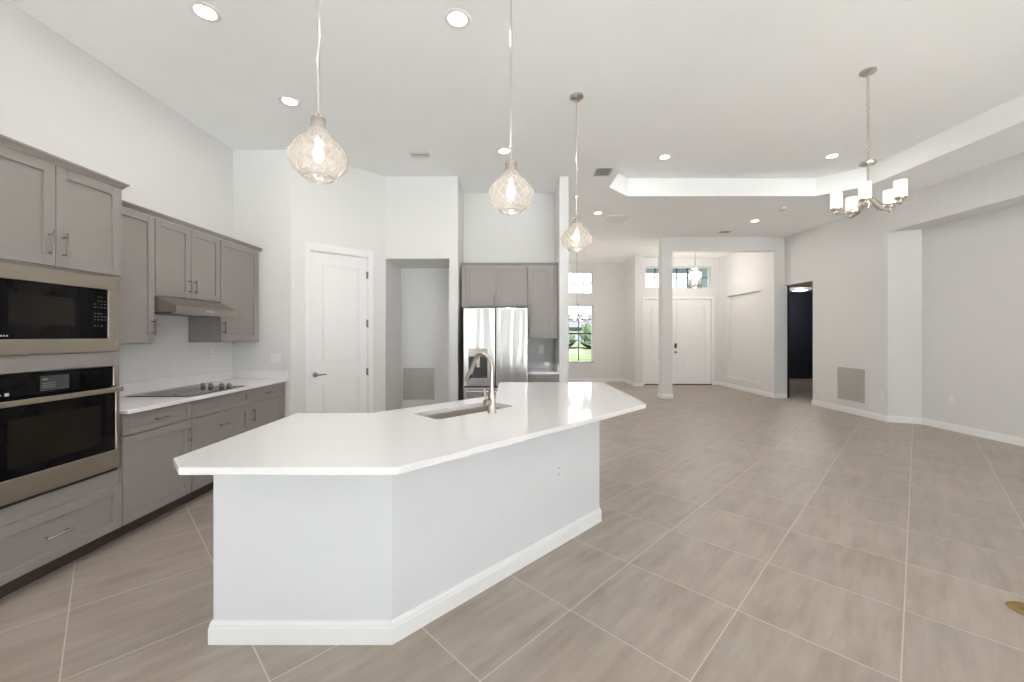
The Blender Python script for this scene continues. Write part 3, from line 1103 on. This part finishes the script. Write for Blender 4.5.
# ------------------------------------------------------------------ refrigerator recess
fc = thing('refrigerator_cabinet', 'grey two-door cabinet above the refrigerator', 'cabinet', (-0.70, 6.258, 1.815))
MB().box(0, 0.935, -0.478, 0, 0, 0.585).build('carcass', M['cabinet'], fc, smooth=False)
f = -0.498
for a, c, s in ((0.055, 0.486, 'r'), (0.493, 0.929, 'l')):
    d = shaker(fc, 'door', a, c, 0.005, 0.582, f)
    pull(d, c - 0.028 if s == 'r' else a + 0.028, 0.085, f, True, 0.13)
MB().box(0, 0.052, f + 0.001, -0.4785, 0.0, 0.585).build('filler', M['cabinet'], fc, smooth=False)
crown(fc, [(0.0, f), (0.935, f)], 0.586)
uc = thing('wall_cabinet', 'tall narrow grey cabinet right of the refrigerator', 'cabinet', (0.236, 6.258, 1.37))
MB().box(0.001, 0.43, -0.478, 0, 0, 1.03).build('carcass', M['cabinet'], uc, smooth=False)
d = shaker(uc, 'door', 0.006, 0.36, 0.035, 1.027, f)
pull(d, 0.035, 0.14, f, True, 0.13)
MB().box(0.364, 0.431, f + 0.001, -0.4785, 0.0, 1.03).build('filler', M['cabinet'], uc, smooth=False)
crown(uc, [(0.0, f), (0.432, f)], 1.031)

rf_ = thing('refrigerator', 'stainless French-door refrigerator with a water dispenser', 'refrigerator', (-0.21, 6.20, 0))
MB().box(-0.434, 0.434, -0.61, 0, 0.03, 1.775, 0.004).build('body', M['greyplastic'], rf_, smooth=False)
yd0, yd1 = -0.70, -0.615
dl = MB().box(-0.4385, -0.004, yd0, yd1, 0.722, 1.79, 0.012, 4).build('door', M['fridge'], rf_, smooth=False)
cut(dl, MB().box(-0.366, -0.111, yd0 - 0.05, yd0 + 0.055, 0.84, 1.13))
dl.name = 'door'
MB().box(-0.3655, -0.1115, yd0 + 0.050, yd0 + 0.0548, 0.8405, 1.1295).build('dispenser_recess', M['greyplastic'], dl, smooth=False)
dp = MB().box(-0.370, -0.108, yd0 - 0.006, yd0 - 0.0005, 1.132, 1.238, 0.003).build('dispenser_panel', M['steel'], dl, smooth=False)
MB().box(-0.26, -0.215, yd0 + 0.022, yd0 + 0.034, 0.98, 1.125, 0.003).build('dispenser_paddle', M['whiteplastic'], dl, smooth=False)
MB().box(-0.36, -0.117, yd0 + 0.004, yd0 + 0.049, 0.841, 0.853).build('drip_tray', M['black'], dl, smooth=False)
MB().box(0.003, 0.4385, yd0, yd1, 0.722, 1.79, 0.012, 4).build('door', M['fridge'], rf_, smooth=False)
fd = MB().box(-0.4385, 0.4385, yd0, yd1, 0.05, 0.708, 0.012, 4).build('freezer_drawer', M['fridge'], rf_, smooth=False)
hb = MB().cyl((-0.38, yd0 - 0.05, 0.655), (0.38, yd0 - 0.05, 0.655), 0.012, 14)
for s in (-1, 1):
    hb.cyl((0.34 * s, yd0, 0.655), (0.34 * s, yd0 - 0.05, 0.655), 0.009, 12)
hb.build('handle', M['chrome'], fd)
for s in (-1, 1):
    MB().box(0.33 * s - 0.06, 0.33 * s + 0.06, -0.68, -0.60, 1.7755, 1.80, 0.003).build('hinge_cover', M['black'], rf_, smooth=False)
MB().box(-0.42, 0.42, -0.60, -0.05, 0.0, 0.029).build('base', M['black'], rf_, smooth=False)

nb = thing('base_cabinet', 'small grey base cabinet right of the refrigerator', 'cabinet', (0.238, 6.258, 0))
MB().box(0.001, 0.429, -0.61, 0, 0.108, 0.874).build('carcass', M['cabinet'], nb, smooth=False)
MB().box(0.001, 0.429, -0.54, -0.03, 0, 0.107).build('toe_kick', M['toe'], nb, smooth=False)
d = shaker(nb, 'drawer', 0.02, 0.425, 0.728, 0.866, -0.63, rail=0.04)
pull(d, 0.22, 0.795, -0.63, False, 0.13)
d = shaker(nb, 'door', 0.02, 0.425, 0.113, 0.718, -0.63)
pull(d, 0.05, 0.60, -0.63, True, 0.13)
nc = MB().box(0.238, 0.668, 5.612, 6.258, 0.876, 0.906, 0.003, 2).build('countertop', M['quartz'], None, smooth=False)
tag(nc, 'small white countertop in the recess right of the refrigerator', 'countertop')
ob = Vector(nc.location)
MB(Matrix.Translation(-ob)).box(0.24, 0.667, 6.236, 6.257, 0.9065, 1.005, 0.002).box(0.647, 0.667, 5.64, 6.2355, 0.9065, 1.005, 0.002).build('backsplash', M['quartz'], nc, smooth=False)

# ------------------------------------------------------------------ kitchen island
BASE = [(-1.374, 1.875), (-0.55, 1.875), (0.675, 3.10), (0.675, 4.20), (-0.10, 4.20), (-0.10, 3.455), (-0.905, 2.65), (-1.374, 2.65)]
SLAB = [(-1.29, 1.575), (-0.44, 1.575), (0.992, 3.007), (1.008, 3.026), (1.01, 3.05), (1.01, 4.42), (-0.13, 4.42), (-0.13, 3.467), (-0.917, 2.68), (-1.41, 2.68), (-1.41, 1.695)]
A45 = math.radians(45)
ki = thing('kitchen_island', 'angled white kitchen island base with tall white baseboard', 'island', (0, 0, 0))
ib = MB().prism(BASE, 0, 0.875).build('island_wall', M['island'], ki, smooth=False)
R45 = Matrix.Rotation(A45, 4, 'Z')
SU0, SU1, SV0, SV1 = 1.425, 2.095, 2.055, 2.345
cut(ib, MB().box(SU0 - 0.04, SU1 + 0.04, SV0 - 0.04, SV1 + 0.04, 0.55, 1.0, m=R45))
ib.name = 'island_wall'
bb = MB().sweep([(-0.10, 4.20), (0.675, 4.20), (0.675, 3.10), (-0.55, 1.875), (-1.374, 1.875), (-1.374, 2.65)], [(-o, z) for o, z in BP])
bm_base = bb.build('baseboard', M['trim'], ki, smooth=False)
for part_ in (ib, bm_base):
    part_.location = (0.35, -2.9, 0)
ki.location = (-0.35, 2.9, 0)
isl = MB().prism(SLAB, 0.876, 0.906, 0.003, 2).build('countertop', M['quartz'], None, smooth=False)
tag(isl, 'large white quartz countertop on the kitchen island', 'countertop')
ob = Vector(isl.location)
bm_c = MB()
# rounded rectangular sink opening
rc = 0.035
poly = []
for cx_, cy_, a0 in ((SU1 - rc, SV1 - rc, 0), (SU0 + rc, SV1 - rc, 90), (SU0 + rc, SV0 + rc, 180), (SU1 - rc, SV0 + rc, 270)):
    for k in range(7):
        a = math.radians(a0 + 15 * k)
        poly.append((cx_ + rc * math.cos(a), cy_ + rc * math.sin(a)))
bm_c.prism(poly, 0.80, 1.0, m=Matrix.Translation(-ob) @ R45)
cut(isl, bm_c)
isl.name = 'countertop.island'
isl.name = 'countertop.002'

cu, cv = (SU0 + SU1) / 2, (SV0 + SV1) / 2
sc_ = R45 @ Vector((cu, cv, 0))
sk = thing('sink', 'stainless undermount sink in the island countertop', 'sink', (sc_.x, sc_.y, 0.66), A45)
hu, hv_ = (SU1 - SU0) / 2 + 0.004, (SV1 - SV0) / 2 + 0.004
b = MB()
b.box(-hu - 0.01, hu + 0.01, -hv_ - 0.01, hv_ + 0.01, 0.0, 0.008)
b.box(-hu - 0.01, -hu, -hv_ - 0.01, hv_ + 0.01, 0.008, 0.2155).box(hu, hu + 0.01, -hv_ - 0.01, hv_ + 0.01, 0.008, 0.2155)
b.box(-hu, hu, -hv_ - 0.01, -hv_, 0.008, 0.2155).box(-hu, hu, hv_, hv_ + 0.01, 0.008, 0.2155)
b.build('basin', M['sinksteel'], sk, smooth=False)
MB().lathe([(0, 0.0085), (0.045, 0.0085), (0.05, 0.011), (0.042, 0.013), (0.03, 0.010), (0, 0.010)], (0.1, 0, 0), 28).build('drain', M['chrome'], sk)

fa = thing('faucet', 'brushed nickel pull-down faucet beside the island sink', 'faucet', (-0.125, 2.675, 0.9065), A45)
b = MB()
b.lathe([(0, 0), (0.030, 0), (0.030, 0.006), (0.026, 0.012), (0.0255, 0.09), (0.028, 0.11), (0.024, 0.13), (0.018, 0.16), (0, 0.165)], seg=28)
b.build('faucet_body', M['nickel'], fa)
pts = [(0, 0, 0.14), (0, 0, 0.22), (0, 0.0, 0.29)]
R_ = 0.094
for k in range(1, 13):
    a = math.radians(180 - 155 * k / 12)
    pts.append((0, R_ + R_ * math.cos(a), 0.29 + R_ * math.sin(a)))
d_ = Vector(pts[-1]) - Vector(pts[-2])
d_.normalize()
e_ = Vector(pts[-1])
pts.append(tuple(e_ + d_ * 0.05))
b = MB().tube(pts, [0.017, 0.0145] + [0.0135] * (len(pts) - 2), 16)
sp = b.build('spout', M['nickel'], fa)
h0 = e_ + d_ * 0.045
b = MB().tube([tuple(h0), tuple(h0 + d_ * 0.02), tuple(h0 + d_ * 0.085), tuple(h0 + d_ * 0.11)], [0.0145, 0.016, 0.0195, 0.021], 18)
sh = b.build('spray_head', M['nickel'], sp)
q0 = h0 + d_ * 0.07
nn = Vector((0, -d_.z, d_.y)).normalized()
if nn.y > 0:
    nn = -nn
b = MB().tube([tuple(q0 + nn * 0.015 - d_ * 0.018), tuple(q0 + nn * 0.021), tuple(q0 + nn * 0.015 + d_ * 0.018)], [0.006, 0.008, 0.006], 8)
b.build('spray_button', M['black'], sh)
b = MB()
b.cyl((-0.02, 0, 0.075), (-0.062, 0, 0.075), 0.0215, 20, bev=0.003)
b.tube([(-0.052, 0, 0.085), (-0.056, 0, 0.12), (-0.064, 0, 0.155), (-0.068, 0, 0.17)], [0.008, 0.007, 0.006, 0.006], 10)
b.build('handle', M['nickel'], fa)


# ------------------------------------------------------------------ outlets, switches, vents
def outlet(name, label, loc, rotz, gangs=1, switch=False, group=None, pm='whiteplastic'):
    t = thing(name, label, 'switch' if switch else 'outlet', loc, rotz, group)
    w = 0.036 + 0.023 * (gangs - 1)
    MB().box(-w, w, -0.006, -0.0005, -0.058, 0.058, 0.002).build('cover_plate', M[pm], t, smooth=False)
    for g in range(gangs):
        x = (g - (gangs - 1) / 2) * 0.046
        if switch:
            MB().box(x - 0.016, x + 0.016, -0.010, -0.0062, -0.033, 0.033, 0.002).build('rocker', M['whiteplastic'], t, smooth=False)
        else:
            for s in (-1, 1):
                r = MB().box(x - 0.017, x + 0.017, -0.0085, -0.0062, s * 0.02 - 0.014, s * 0.02 + 0.014, 0.003, 2).build('receptacle', M[pm], t, smooth=False)
                MB().box(x - 0.008, x - 0.005, -0.0092, -0.0086, s * 0.02 - 0.004, s * 0.02 + 0.006).box(x + 0.005, x + 0.008, -0.0092, -0.0086, s * 0.02 - 0.004, s * 0.02 + 0.006).build('slot', M['ventdark'], r, smooth=False)
    return t


outlet('light_switch', 'white double rocker switch on the wall end above the left counter', (-2.78, 4.80, 1.145), 0, 2, True)
outlet('wall_outlet', 'white outlet above the cooktop between the wall cabinets and counter', (LW, 4.46, 1.19), Q)
outlet('wall_outlet', 'white outlet low on the angled side of the kitchen island', (0.318, 2.743, 0.50), A45, pm='island')
outlet('wall_outlet', 'white outlet in the recess above the small countertop', (0.46, 6.26, 1.20), 0)
outlet('wall_outlet', 'white outlet low on the right wall beside the return grille', (RW, 6.72, 0.43), -Q)
outlet('wall_outlet', 'white outlet low on the recessed part of the right wall', (RR, 6.02, 0.47), -Q)


def grille(label, loc, rotz, w, h, m, n):
    t = thing('return_air_grille', label, 'vent', loc, rotz)
    b = MB()
    b.box(-w / 2 - 0.04, -w / 2, -0.012, -0.0005, -h / 2 - 0.04, h / 2 + 0.04, 0.002).box(w / 2, w / 2 + 0.04, -0.012, -0.0005, -h / 2 - 0.04, h / 2 + 0.04, 0.002)
    b.box(-w / 2, w / 2, -0.012, -0.0005, h / 2, h / 2 + 0.04, 0.002).box(-w / 2, w / 2, -0.012, -0.0005, -h / 2 - 0.04, -h / 2, 0.002)
    b.build('frame', M['paint'], t, smooth=False)
    MB().box(-w / 2, w / 2, -0.003, -0.0005, -h / 2, h / 2).build('filter', m, t, smooth=False)
    b = MB()
    for k in range(n):
        z = -h / 2 + (k + 0.5) * h / n
        b.prism([(-0.009, z - 0.008), (-0.0035, z + 0.007), (-0.0035, z + 0.009), (-0.009, z - 0.006)], -w / 2, w / 2, m=XZ)
    b.build('louver', m, t, smooth=False)
    return t


grille('grey return-air grille low on the right wall', (RW, 7.343, 0.525), -Q, 0.593, 0.593, M['grille'], 26)
grille('grey return-air grille low on the hall back wall', (-1.45, 6.40, 0.65), 0, 0.495, 0.50, M['grille'], 22)


def ceiling_vent(label, x, y, w, d, dark, n, z=C, along=False):
    t = thing('ceiling_vent', label, 'vent', (x, y, z))
    b = MB()
    fr = 0.025
    b.box(-w / 2, -w / 2 + fr, -d / 2, d / 2, -0.008, -0.0005, 0.002).box(w / 2 - fr, w / 2, -d / 2, d / 2, -0.008, -0.0005, 0.002)
    b.box(-w / 2 + fr, w / 2 - fr, -d / 2, -d / 2 + fr, -0.008, -0.0005, 0.002).box(-w / 2 + fr, w / 2 - fr, d / 2 - fr, d / 2, -0.008, -0.0005, 0.002)
    b.build('frame', M['whiteplastic'], t, smooth=False)
    MB().box(-w / 2 + fr, w / 2 - fr, -d / 2 + fr, d / 2 - fr, -0.0020, -0.0005).build('duct', M['ventdark'] if dark else M['ventgrey'], t, smooth=False)
    b = MB()
    for k in range(n):
        if along:
            yy = -d / 2 + fr + (k + 0.5) * (d - 2 * fr) / n
            b.box(-w / 2 + fr, w / 2 - fr, yy - 0.007, yy + 0.007, -0.010, -0.0025)
            continue
        xx = -w / 2 + fr + (k + 0.5) * (w - 2 * fr) / n
        b.box(xx - 0.004, xx + 0.004, -d / 2 + fr, d / 2 - fr, -0.010, -0.0025)
    b.build('louver', M['whiteplastic'], t, smooth=False)


ceiling_vent('small white ceiling register near the tall hall opening', -1.10, 4.93, 0.27, 0.17, True, 3, C, True)
ceiling_vent('dark-slatted ceiling register beside the tray corner', 1.235, 5.45, 0.25, 0.31, True, 7)
ceiling_vent('dark-slotted ceiling register above the foyer beam', 4.54, 8.62, 0.27, 0.20, True, 3)
ap = thing('ceiling_access_panel', 'white square access panel flush in the ceiling past the tray', 'panel', (1.99, 7.7, C))
MB().box(-0.17, 0.17, -0.23, 0.23, -0.006, -0.0005, 0.003).build('lid', M['whiteplastic'], ap, smooth=False)
b = MB().box(-0.20, -0.172, -0.26, 0.26, -0.012, -0.0005).box(0.172, 0.20, -0.26, 0.26, -0.012, -0.0005).box(-0.172, 0.172, -0.26, -0.232, -0.012, -0.0005).box(-0.172, 0.172, 0.232, 0.26, -0.012, -0.0005)
b.build('frame', M['whiteplastic'], ap, smooth=False)
sd = thing('smoke_detector', 'round white smoke detector on the ceiling past the tray', 'smoke detector', (4.68, 7.0, C))
MB().lathe([(0, -0.0005), (0.065, -0.0005), (0.065, -0.018), (0.055, -0.034), (0.02, -0.040), (0, -0.040)], seg=28).build('cover', M['whiteplastic'], sd)
MB().lathe([(0.030, -0.0385), (0.034, -0.0385), (0.034, -0.041), (0.030, -0.041)], seg=24, closed=True).build('sensor_ring', M['ventgrey'], sd)


# ------------------------------------------------------------------ lamps
def downlight(x, y, z, label, power=None):
    t = thing('recessed_light', label, 'ceiling light', (x, y, z), 0, 'recessed ceiling lights')
    MB().lathe([(0.062, -0.0005), (0.092, -0.0005), (0.092, -0.004), (0.080, -0.008), (0.064, -0.006)], seg=36, closed=True).build('trim_ring', M['whiteplastic'], t)
    MB().cyl((0, 0, -0.0045), (0, 0, -0.0015), 0.0635, 32).build('lens', M['lens'], t)
    d = bpy.data.lights.new('downlight_lamp', 'AREA')
    d.shape = 'DISK'
    d.size = 0.12
    d.energy = power or CAN_POWER
    d.color = CAN_COLOR
    o = bpy.data.objects.new('downlight_lamp', d)
    COL.objects.link(o)
    o.parent = t
    o.location = (0, 0, -0.010)
    return t


downlight(-2.07, 2.75, C, 'lit recessed ceiling light nearest above the oven cabinet')
downlight(-0.37, 2.81, C, 'lit recessed ceiling light between the first two glass pendants')
downlight(-2.07, 3.80, C, 'lit recessed ceiling light above the cooktop, left of the first pendant')
downlight(-0.083, 4.83, C, 'lit recessed ceiling light in front of the refrigerator recess')
downlight(1.56, 7.28, C, 'lit recessed ceiling light on the ceiling left of the white access panel')
downlight(4.68, 7.79, C, 'lit recessed ceiling light in front of the foyer beam')
downlight(2.13, 5.63, CT, 'lit recessed light in the tray ceiling, at its left end')
downlight(4.43, 5.60, CT, 'lit recessed light in the tray ceiling beside the chandelier')

dk = thing('ceiling_light', 'small round lit ceiling light in the dark room', 'ceiling light', (8.54, 12.0, 2.76))
MB().lathe([(0.09, -0.0005), (0.20, -0.0005), (0.20, -0.02), (0.185, -0.03)], seg=30, closed=True).build('trim_ring', M['whiteplastic'], dk)
MB().lathe([(0, -0.05), (0.10, -0.045), (0.18, -0.025), (0.18, -0.012), (0, -0.012)], seg=30).build('lens', M['lens'], dk)
ld = bpy.data.lights.new('ceiling_lamp', 'POINT')
ld.energy = 22.0
ld.color = (1.0, 0.93, 0.86)
ld.shadow_soft_size = 0.1
lo_ = bpy.data.objects.new('ceiling_lamp', ld)
COL.objects.link(lo_)
lo_.parent = dk
lo_.location = (0, 0, -0.2)


def glass_pendant(x, y, zb, label):
    """zb: height of the shade's bottom"""
    t = thing('pendant_light', label, 'pendant light', (x, y, C), 0, 'glass pendants over the island')
    H = C - zb
    MB().lathe([(0, -0.0005), (0.064, -0.0005), (0.064, -0.018), (0.050, -0.030), (0.012, -0.034), (0.010, -0.05), (0, -0.05)], seg=32).build('canopy', M['nickel'], t)
    MB().cyl((0, 0, -0.045), (0, 0, -H + 0.30), 0.0065, 14).build('rod', M['chrome'], t)
    b = MB().lathe([(0, 0.325), (0.010, 0.325), (0.014, 0.310), (0.034, 0.304), (0.036, 0.292), (0, 0.292)], (0, 0, -H), 24)
    b.build('cap', M['nickel'], t)
    b = MB().cyl((0, 0, -H + 0.290), (0, 0, -H + 0.215), 0.013, 16)
    b.lathe([(0, 0.230), (0.020, 0.228), (0.022, 0.205), (0.018, 0.196), (0, 0.196)], (0, 0, -H), 18)
    b.build('socket', M['chrome'], t)
    MB().lathe([(0, 0.195), (0.012, 0.190), (0.014, 0.17), (0.022, 0.135), (0.024, 0.112), (0.018, 0.09), (0, 0.08)], (0, 0, -H), 18).build('bulb', M['bulb'], t)
    # faceted glass: rings of a lozenge net, every other ring turned by half a facet
    prof = [(0.034, 0.292), (0.037, 0.270), (0.042, 0.245), (0.052, 0.222), (0.072, 0.200), (0.100, 0.178), (0.125, 0.150), (0.138, 0.120), (0.1395, 0.092),
            (0.130, 0.064), (0.112, 0.040), (0.090, 0.022)]
    n = 18
    g = bmesh.new()
    rings = []
    for i, (r, z) in enumerate(prof):
        o = 0.5 * (i % 2)
        w = 1.0 if i < 3 else (1.022 if i % 2 else 0.978)
        rings.append([g.verts.new((r * w * math.cos(2 * PI * (k + o) / n), r * w * math.sin(2 * PI * (k + o) / n), z - H)) for k in range(n)])
    for i in range(len(rings) - 1):
        a, c = rings[i], rings[i + 1]
        for k in range(n):
            k2 = (k + 1) % n
            if i % 2 == 0:
                g.faces.new((a[k], c[k], a[k2]))
                g.faces.new((a[k2], c[k], c[k2]))
            else:
                g.faces.new((a[k], c[k], c[k2]))
                g.faces.new((a[k], c[k2], a[k2]))
    bmesh.ops.recalc_face_normals(g, faces=g.faces)
    sb = MB()
    for i in range(2, len(rings) - 1):
        for k in range(n):
            p0, p1, p2 = rings[i][k].co, rings[i + 1][k].co, rings[i][(k + 1) % n].co
            if i % 2:
                p2 = rings[i + 1][(k + 1) % n].co
                sb.tube([p0, p1], 0.0018, 4)
                sb.tube([p0, p2], 0.0018, 4)
            else:
                sb.tube([p0, p1], 0.0018, 4)
                sb.tube([p2, p1], 0.0018, 4)
    nr = len(sb.bm.faces)
    sb._merge(g)
    sb.lathe([(0.088, 0.024), (0.080, 0.008), (0.070, 0.0), (0.060, 0.004), (0.064, 0.014), (0.074, 0.022)], (0, 0, -H), 30)
    gs = sb.build('glass_shade', M['shade'], t, smooth=False)
    gs.data.materials.append(M['cutglass'])
    for p_ in gs.data.polygons[:nr]:
        p_.material_index = 1
    d = bpy.data.lights.new('pendant_lamp', 'POINT')
    d.energy = 3.5
    d.color = (1.0, 0.86, 0.72)
    d.shadow_soft_size = 0.02
    o = bpy.data.objects.new('pendant_lamp', d)
    COL.objects.link(o)
    o.parent = t
    o.location = (0, 0, -H + 0.10)
    return t


glass_pendant(-0.972, 2.05, 2.208, 'faceted clear glass pendant nearest the oven cabinet')
glass_pendant(0.0, 2.51, 2.182, 'faceted clear glass pendant in front of the refrigerator recess')
glass_pendant(0.60, 3.72, 2.192, 'faceted clear glass pendant beside the partition end, farthest of the three')


def chandelier(x, y, z, zsh, a0, R, label, glow):
    """zsh: height of the shade bottoms"""
    t = thing('chandelier', label, 'chandelier', (x, y, z))
    dz = zsh - z
    MB().lathe([(0, -0.0005), (0.066, -0.0005), (0.066, -0.014), (0.056, -0.024), (0.010, -0.028), (0, -0.028)], seg=30).build('canopy', M['nickel'], t)
    ztop = dz + 0.42
    b = MB()
    k = 0
    zz = -0.03
    while zz > ztop + 0.005:
        m = Matrix.Translation((0, 0, zz - 0.012)) @ Matrix.Rotation(PI / 2 * (k % 2), 4, 'Z') @ Matrix.Rotation(PI / 2, 4, 'Y')
        b.torus(0.013, 0.0026, m, 12, 6, 1.45)
        zz -= 0.026
        k += 1
    b.build('chain', M['nickel'], t)
    b = MB().lathe([(0, 0.425), (0.012, 0.425), (0.014, 0.410), (0.062, 0.404), (0.066, 0.392), (0.062, 0.380), (0.012, 0.376), (0, 0.376)], (0, 0, dz), 28)
    b.build('top_disc', M['nickel'], t)
    b = MB().cyl((0, 0, dz + 0.38), (0, 0, dz + 0.02), 0.009, 14)
    b.lathe([(0, 0.10), (0.018, 0.095), (0.026, 0.07), (0.026, 0.02), (0.018, -0.01), (0.010, -0.03), (0, -0.035)], (0, 0, dz), 22)
    b.build('stem', M['nickel'], t)
    for i in range(5):
        a = math.radians(a0 + 72 * i)
        ca, sa = math.cos(a), math.sin(a)
        prof = [(0.02, 0.075), (0.05, 0.045), (0.085, 0.0), (0.12, -0.028), (0.16, -0.040), (R - 0.03, -0.042), (R + 0.03, -0.042)]
        b = MB()
        for off in (-0.009, 0.009):
            b.tube([(ca * r - sa * off, sa * r + ca * off, dz + h) for r, h in prof], 0.0065, 8)
        b.lathe([(0, -0.062), (0.008, -0.060), (0.012, -0.050), (0.026, -0.046), (0.026, -0.034), (0.012, -0.030), (0.012, -0.012), (0, -0.012)], (ca * R, sa * R, dz), 20)
        arm = b.build('arm', M['nickel'], t)
        MB().lathe([(0, -0.012), (0.040, -0.010), (0.044, -0.003), (0.044, 0.003), (0, 0.003)], (ca * R, sa * R, dz), 26).build('cup', M['nickel'], arm)
        MB().lathe([(0.0, 0.004), (0.046, 0.004), (0.046, 0.148), (0.043, 0.148), (0.043, 0.010), (0, 0.010)], (ca * R, sa * R, dz), 30).build('lamp_shade', M['shadelit'], arm)
    d = bpy.data.lights.new('chandelier_lamp', 'POINT')
    d.energy = glow
    d.color = (1.0, 0.90, 0.80)
    d.shadow_soft_size = 0.12
    o = bpy.data.objects.new('chandelier_lamp', d)
    COL.objects.link(o)
    o.parent = t
    o.location = (0, 0, dz + 0.20)
    return t


ch1 = chandelier(3.34, 3.80, CT, 2.635, 80, 0.235, 'five-light brushed nickel chandelier hanging from the tray ceiling', 1.2)
ch2 = chandelier(1.70, 10.5, C, 1.82, 20, 0.28, 'five-light chandelier hanging before the dining window', 15.0)


def lantern():
    t = thing('lantern_pendant', 'clear glass lantern pendant hanging in front of the transom', 'pendant light', (4.67, 10.3, C))
    H = C - 2.60
    MB().lathe([(0, -0.0005), (0.06, -0.0005), (0.06, -0.02), (0.012, -0.03), (0, -0.03)], seg=26).build('canopy', M['nickel'], t)
    MB().cyl((0, 0, -0.03), (0, 0, -H + 0.52), 0.008, 12).build('rod', M['nickel'], t)
    b = MB()
    b.torus(0.165, 0.008, Matrix.Translation((0, 0, -H + 0.02)), 28, 8)
    b.torus(0.150, 0.008, Matrix.Translation((0, 0, -H + 0.46)), 28, 8)
    for k in range(4):
        a = PI / 4 + PI / 2 * k
        b.tube([(0.165 * math.cos(a), 0.165 * math.sin(a), -H + 0.02), (0.152 * math.cos(a), 0.152 * math.sin(a), -H + 0.46), (0.02 * math.cos(a), 0.02 * math.sin(a), -H + 0.535)], 0.007, 8)
    b.build('frame', M['pull'], t)
    MB().lathe([(0.145, 0.03), (0.15, 0.10), (0.135, 0.36), (0.12, 0.44)], (0, 0, -H), 24).build('glass_shade', M['lantern'], t, angle=4)
    for k in range(3):
        a = 2 * PI * k / 3
        MB().cyl((0.05 * math.cos(a), 0.05 * math.sin(a), -H + 0.10), (0.05 * math.cos(a), 0.05 * math.sin(a), -H + 0.20), 0.012, 10).build('candle_sleeve', M['whiteplastic'], t)
        MB().sphere((0.05 * math.cos(a), 0.05 * math.sin(a), -H + 0.235), 0.022, (1, 1, 1.5)).build('bulb', M['bulb'], t)
    MB().cyl((0, 0, -H + 0.09), (0, 0, -H + 0.525), 0.008, 10).lathe([(0, 0.085), (0.07, 0.09), (0.07, 0.10), (0, 0.10)], (0, 0, -H), 20).build('stem', M['nickel'], t)

    d = bpy.data.lights.new('lantern_lamp', 'POINT')
    d.energy = 20.0
    d.color = (1.0, 0.90, 0.80)
    d.shadow_soft_size = 0.08
    o = bpy.data.objects.new('lantern_lamp', d)
    COL.objects.link(o)
    o.parent = t
    o.location = (0, 0, -H + 0.33)


lantern()

# ------------------------------------------------------------------ floor outlet
fo2 = thing('floor_outlet', 'round brass floor outlet cover set in the tile', 'outlet', (2.66, 2.09, 0.0005))
MB().lathe([(0, 0), (0.072, 0), (0.074, 0.003), (0.068, 0.006), (0.058, 0.0045), (0, 0.0045)], seg=36).build('cover_plate', M['brass'], fo2)
MB().cyl((0.0, 0.0, 0.0046), (0.0, 0.0, 0.0052), 0.026, 24).build('lid', M['pull'], fo2)
